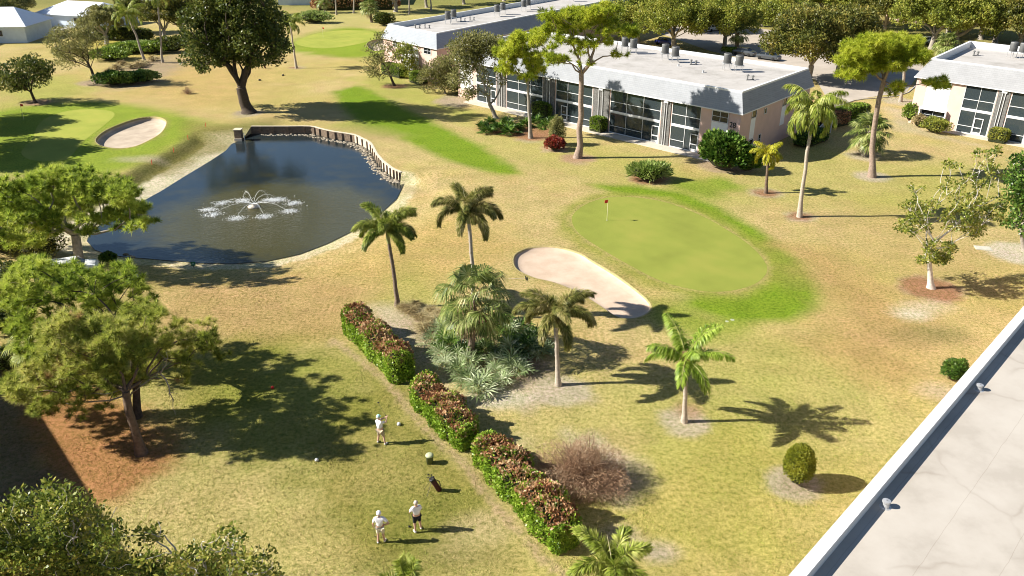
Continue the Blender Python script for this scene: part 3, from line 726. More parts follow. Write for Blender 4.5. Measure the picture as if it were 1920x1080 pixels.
# ------------------------------------------------------------------ trees
def spread(blobs, Y, dep):
    """blobs (px, py, rx, ry, n, r): lobe centres inside ellipses of the photo, given real depth round distance Y"""
    out = []
    for px, py, rx, ry, n, r, *dy in blobs:
        for k in range(n):
            a = rs.rand()*6.283; q = math.sqrt(rs.rand()); y = Y+(dy[0] if dy else 0)+rs.uniform(-1, 1)*dep*math.sqrt(max(1-q*q*.7, .1))
            p = at(px+rx*q*math.cos(a), py+ry*q*math.sin(a), y)
            out.append((p, r*(.75+.5*rs.rand())))
    return out
def top_up(lobes, zmin):
    return [(np.array((p[0], p[1], max(p[2], zmin))), r) for p, r in lobes]
def crown_tree(name, label, base, fork, blobs, dep, leafmat, bark, r0, rf, per, L, W, group=None, flat=.8, needle=None, twig=.02, zmin=1.2, cat='tree', Y=None, fork2=None, shell=.5):
    b = G2(*base) if len(base) == 2 else np.array(base, float)
    Yb = Y or b[1]
    o = thing(name, b, label, cat, group)
    lob = top_up(spread(blobs, Yb, dep), zmin)
    fk = at(fork[0], fork[1], b[1]+.2*(Yb-b[1]))
    t = MB(); C = [p for p, r in lob]
    limbs(t, b-np.array((0, 0, .1)), fk, C, r0, rf, twig=twig)
    t.build('trunk', bark, o, True, b)
    c = MB()
    for p, r in lob:
        if needle:
            nt_, nn = needle
            tuft_ball(c, p, (r, r, r*flat), max(3, int(nt_*r*r)), nn, L, W)
        else:
            ball_leaves(c, p, (r, r, r*flat), max(8, int(per*r*r)), L, W, shell=shell)
    c.build('crown', leafmat, o, False, b)
    return o
PG = None
# foreground pines on the left
crown_tree('pine_tree', 'big spreading pine overhanging the left bank of the pond', (150, 500), (142, 440),
    [(60,385,70,45,27,0.98),(130,355,90,35,32,1.03),(200,375,60,35,22,0.98),(40,430,60,40,19,0.92),(120,420,80,30,16,0.86),(235,392,35,25,9,0.80),(262,418,28,14,8,0.69),(225,436,20,8,4,0.52),(20,360,40,30,11,0.92),(-40,400,50,60,14,1.03)],
    5.2, L_PINE, BARKG, .42, .34, 0, .52, .045, needle=(16, 64), flat=.7, zmin=2.5, twig=.035)
crown_tree('pine_tree', 'young pine with bright tufted top behind the browning front pine', (256, 782), (248, 660),
    [(150,540,70,35,20,0.71),(230,525,40,25,12,0.67,1),(75,505,40,22,10,0.69),(40,540,40,40,12,0.71),(60,590,45,35,12,0.71),(250,560,40,30,10,0.63,2),(100,650,40,50,10,0.69),(200,590,60,30,12,0.69),(60,690,25,30,6,0.57)],
    2.6, L_PINE, BARKD, .24, .17, 0, .42, .034, needle=(22, 70), flat=.8, zmin=2.6, Y=42.)
crown_tree('pine_tree', 'leaning front pine with browning needles standing on reddish needle litter', (265, 850), (236, 735),
    [(175,640,95,50,42,0.76),(270,625,60,50,22,0.71,2),(140,700,80,45,22,0.71),(70,745,55,40,18,0.69),(110,785,50,22,8,0.57),(230,690,50,40,12,0.67),(330,650,30,50,8,0.57,4),(372,622,30,22,8,0.57,4),(395,655,22,18,6,0.55,4),(350,700,25,25,5,0.52,3),(200,755,40,25,6,0.57),(140,640,60,40,10,0.69),(285,690,30,30,6,0.57,1.5)],
    2.6, L_PINEB, BARK, .26, .19, 0, .40, .030, needle=(24, 72), flat=.8, zmin=2.4, Y=35.6)
fp = [o for o in COL.objects if o.get('label', '').startswith('leaning front pine')][0]
m = MB(); bp = G(265, 850)
for p0, p1, k in (((243, 745), (300, 700), 0), ((300, 700), (330, 778), 1), ((238, 735), (150, 738), 0), ((300, 700), (312, 660), 0), ((240, 740), (95, 755), 1)):
    a = at(*p0, 35.); b = at(*p1, 34.6); P = curve_pts(a, b, 7, .10, -.04, .03); m.tube(P, np.linspace(.045, .01, 7), 6)
    for q in range(5):
        i = rs.randint(2, 6); m.tube(curve_pts(P[i], P[i]+(P[-1]-P[0])*.22+runit(1)[0]*.45, 4, .15), np.linspace(.018, .005, 4), 4)
m.build('dead_branch', BARKG, fp, True, bp)
# foreground broadleaf crowns, bottom left
def mixed_tree(label, base, forkz, blobs, Y):
    o = thing('broadleaf_tree', base, label, 'tree', 'broadleaf trees in the bottom corner')
    lob = spread(blobs, Y, 1.6); b = np.array(base, float)
    t = MB(); limbs(t, b-np.array((0, 0, .1)), b+np.array((0, 0, forkz)), [p for p, r in lob]+[p+runit(1)[0]*r*1.1+np.array((0, 0, r*.5)) for p, r in lob[::2]], .22, .15, twig=.014, jit=.2)
    t.build('trunk', BARKW, o, True, b)
    c = MB()
    for p, r in lob: ball_leaves(c, p, (r, r, r*.8), int(250*r*r), .19, .095, shell=.25)
    c.build('crown', L_MIX, o, False, b); return o
mixed_tree('yellow-green broadleaf tree with pale twigs in the bottom corner below the pine', (-16.2, 23.2, 0), 2.6,
    [(60,1000,75,70,32,0.71),(120,960,50,35,15,0.63),(20,1050,70,45,22,0.75),(130,1040,70,45,22,0.69),(80,925,30,20,5,0.46),(-60,1010,60,60,15,0.80),(100,1110,120,40,18,0.69),(210,1000,60,30,10,0.57),(200,1050,70,40,15,0.63)], 22.8)
mixed_tree('thin broadleaf tree with dark red tips beside the yellow-green corner tree', (-10.6, 22.0, 0), 2.2,
    [(300,1060,60,35,12,0.57),(400,1050,50,30,10,0.53),(470,1060,45,30,11,0.48),(430,1010,25,18,5,0.39),(290,1000,20,14,4,0.37),(370,1090,110,30,15,0.57),(500,1085,30,20,6,0.46)], 21.6)
# the dark tree behind the pond
crown_tree('shade_tree', 'large dark spreading tree with forked trunk behind the pond', (466, 211), (452, 165),
    [(440,45,85,60,53,1.58),(440,20,80,50,28,1.58),(370,100,32,26,12,1.05),(490,85,45,30,16,1.26),(400,70,50,50,16,1.47),(520,80,20,20,6,0.95),(350,55,15,30,5,1.05),(455,110,60,16,9,0.84),(440,-35,70,30,16,1.47)],
    6., L_DARK, BARKD, .85, .66, 95, .42, .24, flat=.85, zmin=5., twig=.06)
# left background trees
crown_tree('small_tree', 'small dark round tree on mulch by the left green', (68, 193), (58, 172),
    [(50,135,51.84,28.08,31,1.10),(20,150,32.4,19.44,14,0.90),(85,140,19.44,17.28,8,0.80)], 3., L_DARK, BARKD, .24, .17, 90, .36, .2, zmin=2.2, twig=.04)
crown_tree('grey_leaved_tree', 'feathery grey-green tree with twin trunks before the white roofed house', (183, 156), (170, 128),
    [(135,75,47.25,29.4,33,1.10),(120,105,36.75,23.1,15,0.90),(165,85,29.4,31.5,15,1.00),(150,50,31.5,12.6,9,0.90),(110,75,21,21,8,0.90)], 3.2, L_GREY, BARKD, .26, .2, 100, .34, .13, zmin=2., twig=.04)
# building-side trees
crown_tree('oak_tree', 'twin-trunked oak with thin grey-green crown over the palmetto bed', (930, 222), (918, 196),
    [(880,90,36.3,19.36,26,1.16),(905,80,36.3,16.94,22,1.16),(870,115,26.62,19.36,13,1.04),(935,92,26.62,21.78,13,0.92),(860,150,21.78,16.94,9,0.92),(905,120,42.35,24.2,14,0.92),(890,180,24.2,12.1,9,0.81),(925,140,24.2,24.2,9,0.81)], 3., L_GREY, BARKG, .30, .24, 85, .34, .15, zmin=2.4, twig=.045)
crown_tree('slash_pine', 'slender leaning pine with yellow-green crown between oak and tall pine', (995, 259), (990, 160),
    [(960,92,26,22,16,1.02),(985,80,25,14,10,0.96),(1000,110,25,18,10,0.96),(950,125,18,12,6,0.84),(1012,135,18,10,5,0.78),(975,140,25,10,5,0.72),(1010,70,18,12,6,0.96)], 2.2, L_PINEY, BARKG, .24, .16, 0, .55, .06, needle=(18, 44), flat=.75, zmin=5., twig=.045)
crown_tree('slash_pine', 'tall pine with flat yellow-green crown before the long white roof', (1083, 296), (1090, 138),
    [(1055,42,47.25,23.1,19,0.94),(1100,35,47.25,18.9,16,0.94),(1140,50,31.5,14.7,8,0.83),(1172,62,23.1,14.7,6,0.77),(1040,75,42,16.8,10,0.83),(1120,75,31.5,12.6,6,0.72),(1100,95,26.25,12.6,6,0.66),(1165,104,18.9,6.3,4,0.55),(1095,122,16.8,8.4,3,0.55),(1030,110,26.25,14.7,6,0.72),(1060,120,21,10.5,4,0.66),(1130,22,31.5,10.5,6,0.83)], 2.4, L_PINEY, BARKP, .38, .27, 0, .55, .06, needle=(18, 44), flat=.7, zmin=6., twig=.05)
crown_tree('small_tree', 'airy pale-leaved small tree beside the near corner of the far building', (740, 161), (728, 132),
    [(705,95,19.8,22,18,0.94),(695,125,17.6,17.6,13,0.88),(720,72,15.4,15.4,9,0.83),(712,140,19.8,8.8,9,0.77),(735,105,11,19.8,8,0.77)], 2.4, L_GREY, BARKD, .22, .16, 62, .32, .13, zmin=1.6, twig=.04)
crown_tree('shrub_tree', 'dense olive bush tree against the pink end wall of the far building', (770, 148), (768, 138),
    [(765,105,25.3,20.7,18,0.95),(770,125,23,16.1,10,0.90),(755,95,13.8,11.5,5,0.70)], 2., L_OLIVE, BARK, .2, .15, 110, .34, .17, zmin=.8, twig=.04)
crown_tree('shrub_tree', 'wide grey-green bush beside the round bare bed', (835, 176), (833, 168),
    [(840,130,35.1,29.7,26,1.10),(815,140,29.7,27,14,0.99),(855,150,29.7,21.6,14,0.99),(835,165,29.7,10.8,10,0.77),(800,150,16.2,21.6,8,0.88)], 2.2, L_GREY, BARKG, .2, .15, 110, .34, .13, zmin=.7, twig=.04)
# right-hand trees
crown_tree('slash_pine', 'tall bare-trunked pine with bright yellow-green crown by the car park', (1635, 332), (1657, 152),
    [(1615,118,42,16,18,1.02),(1640,98,50,16,23,1.08),(1690,96,42,16,21,1.08),(1660,82,50,10,13,1.02),(1600,140,25,10,9,0.84),(1720,112,20,10,8,0.90),(1670,125,40,10,10,0.84),(1758,160,20,8,8,0.66),(1675,165,12,10,5,0.66)], 2.4, L_PINEY, BARKP, .33, .23, 0, .55, .06, needle=(18, 44), flat=.75, zmin=4.5, twig=.045)
crown_tree('slash_pine', 'second bare-trunked pine standing on sand between car park and right building', (1688, 191), (1696, 120),
    [(1700,95,30,14,14,1.12),(1725,108,20,12,8,1.00),(1690,80,30,8,8,1.12)], 2.6, L_PINEY, BARKG, .24, .18, 0, .55, .06, needle=(18, 44), flat=.75, zmin=6., twig=.05)
crown_tree('fig_tree', 'sparse white-barked tree with bare twigs standing on orange mulch', (1746, 540), (1742, 470),
    [(1715,420,28,20,17,0.55),(1740,380,30,30,15,0.50),(1762,468,26,20,27,0.50),(1735,480,14,14,8,0.42),(1790,415,30,25,17,0.55),(1825,385,35,30,20,0.55),(1790,350,35,25,10,0.42),(1845,330,30,25,14,0.50),(1785,315,18,14,5,0.40),(1850,285,22,12,7,0.40),(1700,400,16,25,7,0.42),(1820,430,24,16,12,0.50),(1870,390,18,25,10,0.50),(1720,350,18,20,5,0.30)], 2.4, L_MIX, BARKW, .25, .13, 170, .22, .12, zmin=1.2, twig=.018, shell=.25)
crown_tree('round_tree', 'dense dark green tree at the edge above a pale sand ring', (1922, 470), (1916, 425),
    [(1910,320,26,25,12,.8),(1925,370,36,36,18,.85),(1905,395,22,25,9,.75),(1950,330,40,50,14,.9),(1900,425,14,14,4,.5),(1940,420,30,20,6,.7)], 2.2, L_SHRUB, BARKG, .22, .17, 140, .28, .17, zmin=1.6)
# canopy trees beyond the buildings: three kinds, then copies
def proto(name, label, mat, R, Hc, n, seed):
    global rs
    keep = rs; rs = np.random.RandomState(seed)
    o = thing(name, (0, 0, 0), label, 'tree', 'canopy trees around the car park')
    d = runit(n); d[:, 2] = np.abs(d[:, 2])*1.1-.38
    P = d*np.array((R, R, R*.78))*(.5+.5*rs.rand(n))[:, None]+np.array((0, 0, Hc))
    t = MB(); limbs(t, (0, 0, -.1), np.array((.2, .1, Hc*.36)), list(P), .5, .42, twig=.07); t.build('trunk', BARKG, o, True)
    c = MB()
    for p in P:
        r = R*.25*(.7+.6*rs.rand()); ball_leaves(c, p, (r, r, r*.8), int(105*r*r), .46, .25, shell=.55)
    c.build('crown', mat, o); rs = keep; return o
pa = proto('canopy_tree', '', L_OLIVE, 6.9, 6.6, 76, 1)
pb = proto('canopy_tree', '', L_OLIVED, 7.2, 6.8, 80, 2)
pc = proto('canopy_tree', '', L_OLIVE, 6.2, 5.8, 66, 3)
BG = [(pb,1515,152,1.02,0,'broad olive canopy tree just behind the building numbered 28'),(pa,1357,92,.95,.6,'canopy tree in the car park island with a palm at its foot'),(pa,1262,95,.98,1.4,'canopy tree over the parked blue car'),
      (pc,1196,82,1.05,2.2,'yellowing canopy tree beside the end of the far roof'),(pb,1570,142,1.0,.9,'darkest canopy tree beside the white van'),(pa,1428,50,1.0,3.,'canopy tree across the car park behind the island palm'),
      (pb,1655,72,1.05,4.,'canopy tree beyond the car park above the pale open lawn'),(pa,1745,92,1.1,5.,'canopy tree behind the yellow-green pine crown'),(pc,1790,92,1.15,1.1,'canopy tree with white bare branches behind the right roof corner'),
      (pb,1865,82,1.05,2.6,'canopy tree over the back edge of the right roof'),(pa,1945,92,1.1,3.6,'canopy tree at the top corner behind the right roof'),(pc,1545,42,1.1,5.4,'far canopy tree between the dark tree and the broad tree'),
      (pa,1700,38,1.15,.2,'far canopy tree in the back row beyond the lawn'),(pb,1820,40,1.1,1.9,'far canopy tree in the back row above the right roof'),(pc,1330,40,1.1,2.9,'far canopy tree behind the island tree'),(pb,1925,42,1.1,4.4,'far canopy tree at the end of the back row'),(pa,1480,30,1.,.4,'far canopy tree in the middle of the back row'),(pc,1240,32,1.,1.6,'small far canopy tree near the far roof edge'),(pc,1615,22,1.2,.3,'far canopy tree half hidden behind the darkest tree'),(pa,1838,74,1.0,2.2,'canopy tree directly over the back corner of the right roof'),(pb,1908,98,1.0,.7,'canopy tree behind the condensers of the right roof'),(pc,1778,64,1.1,3.3,'canopy tree between the white bare branches and the pink house'),(pa,1622,52,1.0,4.4,'canopy tree behind the darkest tree and the white van'),(pc,1462,76,1.0,2.7,'canopy tree left of the broad tree behind the building numbered 28'),(pb,1300,58,.9,5.1,'canopy tree left of the island tree beyond the parked cars'),(pb,1760,20,1.2,.8,'farthest canopy tree over the tallest part of the back row')]
first = set()
for p, x, y, s, rz, lab in BG:
    g = G(x, y)
    if id(p) not in first:
        first.add(id(p)); p.location = g; p.rotation_euler = (0, 0, rz); p.scale = (s,)*3; p['label'] = lab
    else: dup(p, g, rz, lab, scale=s)
for x, y, s_, lab in ((-105, 236, .85, 'tree outside the picture shading the left green'), (-140, 292, 1.0, 'tree outside the picture shading the lawn above the pines')): dup(pb, G(x, y), 1., lab, scale=s_)
# upper-left and top-centre background trees
pd = proto('canopy_tree', '', L_OLIVED, 5.4, 6.2, 52, 4); pe = proto('canopy_tree', '', L_GREY, 4.8, 5.6, 46, 5)
BG2 = [(pd,308,76,.9,0,'dense dark tree behind the leaning coconut palm'),(pe,200,82,.9,1.,'thin grey tree standing in front of the second white roof'),(pd,345,72,.95,2.,'dark tree in the row behind the big shade tree'),(pe,35,48,.95,3.,'pale tree beyond the white metal roof'),
       (pd,385,52,1.,1.5,'dark tree far behind the big shade tree'),(pe,742,22,1.1,.8,'thin tree at the edge of the lawn behind the far roof'),(pd,800,14,.9,2.4,'dark tree behind the far end of the flat roof'),(pd,870,8,1.,3.5,'dark tree in the far row above the flat roof'),(pe,945,2,1.,1.1,'thin tree in the far row above the flat roof'),
       (pd,250,62,.8,.4,'small dark tree beside the thin palm trunk'),(pd,20,60,.75,4.1,'dark trunked tree at the roadside corner by the white roof'),(pd,1010,-8,1.,2.,'dark tree far beyond the flat roof'),(pe,470,30,1.,2.8,'pale tree far behind the big shade tree'),(pd,540,6,.9,.9,'dark tree beside the pale blue house')]
for p, x, y, s, rz, lab in BG2:
    g = G(x, y)
    if id(p) not in first:
        first.add(id(p)); p.location = g; p.rotation_euler = (0, 0, rz); p.scale = (s,)*3; p['label'] = lab; p['group'] = 'trees along the back of the lawn'
    else: dup(p, g, rz, lab, scale=s, group='trees along the back of the lawn')
# ------------------------------------------------------------------ palms
def feather_palm(name, label, base, top, r0, n, L, mat, ll, lw, nl, plum, droop=(1.0, 2.0), e0=(.2, 1.35), shaft=None, trunk=PALMT, azs=None, lean=(0, 0, 0), sag=.3, group=None, boots=False, spear=False, wob=.02):
    b = G2(*base); t_ = at(top[0], top[1], b[1]+rs.uniform(-.2, .2))
    o = thing(name, b, label, 'palm tree', group)
    mb = MB(); P = curve_pts((0, 0, -.1), t_-b, 8, wob, 0., .004)
    mb.tube(P, r0*(1+.7*np.exp(-np.linspace(0, 9, 8)))*np.linspace(1, .78, 8), 10)
    for z in np.linspace(.08, .92, 9):
        i = z*7; k = int(i); q = P[k]*(1-i+k)+P[min(k+1, 7)]*(i-k); mb.lathe([(r0*.99, -.02), (r0*1.06, 0), (r0*.99, .02)], q, 10)
    mb.build('trunk', trunk, o, True)
    q = P[-1]; up = nrm(P[-1]-P[-2])
    if shaft:
        s = MB(); s.tube([q-up*.05, q+up*shaft*.3, q+up*shaft*.7, q+up*shaft], [r0*.82, r0*.98, r0*.75, r0*.45], 10); s.build('crownshaft', SHAFT, o, True); q = q+up*shaft*.92
    if boots:
        s = MB(); s.lathe([(r0*.8, -.35), (r0*1.45, -.15), (r0*1.5, .1), (r0*1.1, .4), (r0*.6, .6)], q, 10)
        for k in range(14):
            a = k*2.4; s.bar(q+np.array((math.cos(a)*r0*1.2, math.sin(a)*r0*1.2, -.25+.04*k)), q+np.array((math.cos(a)*r0*1.9, math.sin(a)*r0*1.9, .15+.04*k)), .09, .03)
        s.build('leaf_bases', BOOT, o, True)
    c = MB()
    for k in range(n):
        f = k/(n-1); a = k*2.39996+rs.uniform(-.25, .25) if azs is None else azs[k]+rs.uniform(-.1, .1)
        e = e0[1]-(e0[1]-e0[0])*f+rs.uniform(-.08, .08)
        frond(c, q+runit(1)[0]*.04, a, e, L*(.85+.25*rs.rand()), droop[0]+(droop[1]-droop[0])*f*rs.uniform(.8, 1.2), nl, ll, lw, plum, curl=rs.uniform(-.25, .25), lean=lean, sag=sag)
    c.build('crown', [mat, RACH], o)
    if spear:
        s = MB(); s.tube([q, q+np.array((-.12, 0, .8)), q+np.array((-.3, .05, 1.7))], [.03, .02, .006], 5); s.build('spear_leaf', YELP, o, True)
    return o
FX = 'feather palms around the planting bed'
feather_palm('foxtail_palm', 'bushy foxtail palm between the pond and the hedge end', (745, 574), (729, 455), .15, 11, 3.0, L_PALM, .44, .055, 760, 1., (1.5, 2.1), (.35, 1.3), .95, PALMD, spear=True, group=FX)
feather_palm('foxtail_palm', 'foxtail palm with its trunk hidden behind the fan palm', (886, 598), (879, 418), .15, 12, 3.0, L_PALMB, .44, .055, 760, 1., (1.5, 2.3), (.15, 1.3), .9, PALMT, spear=True, group=FX)
feather_palm('foxtail_palm', 'foxtail palm with browning fronds standing in a pale sand ring', (1047, 722), (1042, 612), .145, 12, 2.9, L_PALMB, .44, .05, 760, 1., (1.7, 2.4), (.2, 1.2), .8, PALMT, group=FX)
feather_palm('queen_palm', 'light green palm with white trunk before the long shadow on lawn', (1283, 791), (1286, 676), .13, 12, 2.9, L_PALML, .52, .055, 330, .35, (.9, 1.7), (.15, 1.35), None, PALMT, boots=True, sag=.55, group=FX)
feather_palm('foxtail_palm', 'palm with thin spear whose crown rises beside the front end of hedge', (1160, 1150), (1150, 1085), .14, 8, 2.2, L_QUEEN, .42, .055, 460, .9, (1.5, 2.0), (.5, 1.25), .6, PALMT, spear=True, group=FX, wob=.01)
feather_palm('foxtail_palm', 'small palm tip of upright yellow-green leaves at the lawn edge below golfers', (764, 1135), (764, 1120), .10, 8, 1.5, L_QUEEN, .42, .045, 260, .9, (.5, 1.0), (.9, 1.5), .3, PALMT, group=FX, wob=.01)
QG = 'tall palms on the lawns'
feather_palm('queen_palm', 'tall windswept queen palm with pale leaning trunk by the number 28 end', (1499, 407), (1526, 200), .17, 20, 3.7, L_QUEEN, .78, .075, 200, .3, (1.4, 2.6), (-.1, 1.2), None, PALMT, boots=True, sag=.95, lean=(.1, 0, -.1), group=QG)
feather_palm('date_palm', 'small yellowing palm in a mulch ring beside the big-leaved shrub', (1436, 362), (1440, 288), .15, 11, 2.0, L_PALMY, .50, .07, 170, .3, (1.2, 2.4), (0, 1.3), None, BARK, sag=.5, group=QG)
feather_palm('queen_palm', 'slim palm with pale green crown leaning beside the big shade tree', (556, 128), (543, 42), .17, 15, 3.0, L_QUEEN, .7, .09, 130, .3, (1.2, 2.3), (0, 1.3), None, PALMT, sag=.7, group=QG)
feather_palm('coconut_palm', 'leaning coconut palm with brown hanging fronds over the far shrub bed', (272, 117), (238, 24), .20, 15, 4.2, L_QUEEN, .8, .09, 150, .2, (1.0, 2.4), (-.2, 1.3), None, BARKG, sag=.7, group=QG, lean=(0, 0, -.05))
feather_palm('coconut_palm', 'straight thin palm beside the leaning coconut palm', (305, 117), (296, -10), .16, 13, 3.2, L_QUEEN, .7, .09, 120, .2, (1.0, 2.4), (-.2, 1.3), None, BARKG, sag=.7, group=QG)
for x, y, ty, lab in ((1212, 100, 20, None), (1380, 98, 30, 'tall thin palm beside the island tree in the car park'), (498+165, 25, -60, 'thin bare palm trunk left of the clipped hedge top'), (631, 28, -60, 'thin bare palm trunk in front of the far brown hedge'), (655, 25, -60, None), (767, 27, -50, 'bare palm trunk on the open lawn behind the flat roof'), (808, 20, -50, 'second bare palm trunk on the open lawn behind the flat roof')):
    if lab: feather_palm('queen_palm', lab, (x, y), (x-2, ty), .17, 11, 2.8, L_QUEEN, .7, .1, 90, .3, (1.2, 2.3), (0, 1.3), None, BARKG, sag=.7, group=QG)
def fan_palm(name, label, base, top, r0, n, Lp, R, mat, nb, dead=0, trunk=PALMD, w=.045, droop=.8, group=None):
    b = G2(*base); t_ = at(top[0], top[1], b[1]); o = thing(name, b, label, 'palm tree', group)
    mb = MB(); P = curve_pts((0, 0, -.1), t_-b, 7, .02, 0., .004); mb.tube(P, r0*np.linspace(1.1, .9, 7), 10)
    for k in range(70):
        f = rs.rand()*.95; i = f*6; j = int(i); q = P[j]*(1-i+j)+P[min(j+1, 6)]*(i-j); a = rs.rand()*6.28
        d = np.array((math.cos(a), math.sin(a), .5)); mb.bar(q+d*r0*.7, q+d*r0*1.35, .07, .03)
    mb.build('trunk', trunk, o, False); q = P[-1]
    c = MB()
    for k in range(n):
        f = k/n; a = k*2.39996; e = 1.35-1.95*f+rs.uniform(-.12, .12)
        fan(c, q+np.array((0, 0, .1-.3*f)), (math.cos(a)*math.cos(e), math.sin(a)*math.cos(e), math.sin(e)), Lp*rs.uniform(.8, 1.15), R, nb, droop*(.6+.8*f), w=w)
    c.build('crown', [mat, RACH], o)
    if dead:
        s = MB()
        for k in range(dead):
            a = rs.rand()*6.28; e = rs.uniform(-1.2, -.5)
            fan(s, q+np.array((0, 0, -.25)), (math.cos(a)*math.cos(e), math.sin(a)*math.cos(e), math.sin(e)), Lp*rs.uniform(.6, .9), R*.8, 16, 1.6, w=.035)
        s.build('dead_skirt', [L_DEAD, RACHB], o)
    return o
fan_palm('cabbage_palm', 'full fan palm with drooping leaves rising from the palmetto bed', (884, 668), (890, 555), .20, 36, 1.65, 1.35, L_SABAL, 28, 26, w=.045, droop=1.25)
fan_palm('cabbage_palm', 'short fan palm with stout rough trunk in a sand ring near the pine', (1620, 292), (1632, 246), .34, 32, 1.5, 1.5, L_SABAL, 24, 6, w=.07, trunk=PALMT)
fan_palm('cabbage_palm', 'fan palm standing before the thin tree behind the flat roof', (697, 42), (692, 12), .32, 28, 1.5, 1.6, L_SABAL, 16, 6, w=.1)
fan_palm('cabbage_palm', 'fan palm poking up beyond the white roof edge behind tall pine', (1020, 92), (1018, 34), .3, 28, 1.3, 1.4, L_SABAL, 16, 4, w=.09)
fan_palm('cabbage_palm', 'fan palm with brown skirt at the foot of the car park tree', (1382, 98), (1384, 62), .3, 24, 1.3, 1.4, L_SABAL, 16, 8, w=.09)
fan_palm('cabbage_palm', 'fan palm with drooping leaves in front of the pale blue house', (610, 24), (607, -2), .3, 26, 1.5, 1.5, L_SABAL, 16, 6, w=.1)
fan_palm('cabbage_palm', 'fan palm showing between the left pines', (60, 700), (58, 640), .16, 22, .9, .9, L_QUEEN, 24, 4, w=.03)
fan_palm('cabbage_palm', 'fan palm below the back row trees beside the right roof corner', (1778, 112), (1776, 82), .3, 26, 1.4, 1.5, L_SABAL, 16, 6, w=.1)
# ------------------------------------------------------------------ palmettos, grasses, shrubs
def fan_plant(n, R, Lp, nb, mat, w, dead=1):
    c = MB()
    for k in range(n):
        a = k*2.39996+rs.uniform(-.3, .3); e = 1.3-1.0*k/n+rs.uniform(-.1, .1)
        fan(c, (rs.uniform(-.1, .1), rs.uniform(-.1, .1), .02), (math.cos(a)*math.cos(e), math.sin(a)*math.cos(e), math.sin(e)), Lp*rs.uniform(.7, 1.2), R, nb, .3, w=w)
    return c
def plant_set(name, cat, spots, protos, mats, group, base_label, scale=1.):
    made = []
    for k, (x, y, lab) in enumerate(spots):
        g = G(x, y); s = scale*rs.uniform(.85, 1.15)
        if k < len(protos):
            o = protos[k].build(name, mats); tag(o, lab, cat, group); made.append(o)
        else:
            src = made[k % len(made)]; o = src.copy(); COL.objects.link(o); o['label'] = lab
        o.location = g; o.rotation_euler = (0, 0, rs.rand()*6.28); o.scale = (s,)*3
pal = [(830,620),(810,645),(845,650),(825,670),(855,678),(880,690),(930,705),(880,715),(905,722),(930,680),(955,690),(960,665),(1000,660),(985,640),(955,625),(870,622),(940,722),(1020,665),(835,688),(975,700),(912,660),(840,632),(862,700),(895,738)]
PALL = 'silvery saw palmetto in the crowded bed under the fan palm'
plant_set('saw_palmetto', 'plant', [(x, y, PALL) for x, y in pal], [fan_plant(8, .82, .60, 12, L_SILVER, .042) for _ in range(5)], [L_SILVER, RACH], 'saw palmettos in the bed under the fan palm', PALL)
b2 = [(905,240),(920,232),(935,245),(950,235),(965,245),(985,238),(1005,232),(1025,240),(1040,234),(915,250),(955,252)]
PL2 = 'dark green palmetto in the mulch bed under the oak'
plant_set('green_palmetto', 'plant', [(x, y, PL2) for x, y in b2], [fan_plant(12, .8, .75, 12, L_SHRUB, .07) for _ in range(3)], [L_SHRUB, RACH], 'palmettos in the mulch bed under the oak', PL2)
b3 = [(950,612),(978,622),(1004,642),(928,632),(988,656),(955,648),(842,655),(905,660),(870,668)]
PL3 = 'dark blue-green palmetto in the shade of the full fan palm'
plant_set('green_palmetto', 'plant', [(x, y, PL3) for x, y in b3], [fan_plant(10, .7, .7, 12, L_SHRUB, .05) for _ in range(2)], [L_SHRUB, RACH], 'dark palmettos behind the fan palm', PL3)
def grass_plant(n, L, w):
    c = MB(); d = runit(n); d[:, 2] = np.abs(d[:, 2])*.9+.45; d = nrm(d); P = np.zeros((n, 3)); P[:, :2] = rs.normal(size=(n, 2))*.10
    S = nrm(np.cross(d, runit(n))); mid = P+d*L*.55; tip = mid+nrm(d+np.array((0, 0, -.9)))*L*.5
    c.add(np.stack([P, mid+S*w, tip, mid-S*w], 1).reshape(-1, 3), np.arange(4*n).reshape(n, 4)); return c
GR = 'tan clump of ornamental grass beside the palm and hedge'
plant_set('grass_clump', 'grass', [(x, y, GR) for x, y in ((757,582),(772,588),(790,600),(808,585),(795,618),(822,592),(780,575),(815,605))], [grass_plant(260, .85, .012) for _ in range(3)], [L_TAN], 'ornamental grass clumps beside the palm', GR)
GR2 = 'brown grass clump in the far bed below the coconut palm'
plant_set('grass_clump', 'grass', [(x, y, GR2) for x, y in ((205,138),(218,130),(232,140),(246,128),(228,122),(262,126),(270,122),(288,114),(240,145))], [grass_plant(160, 1.5, .05)], [L_TAN], 'brown grass clumps in the far bed', GR2)
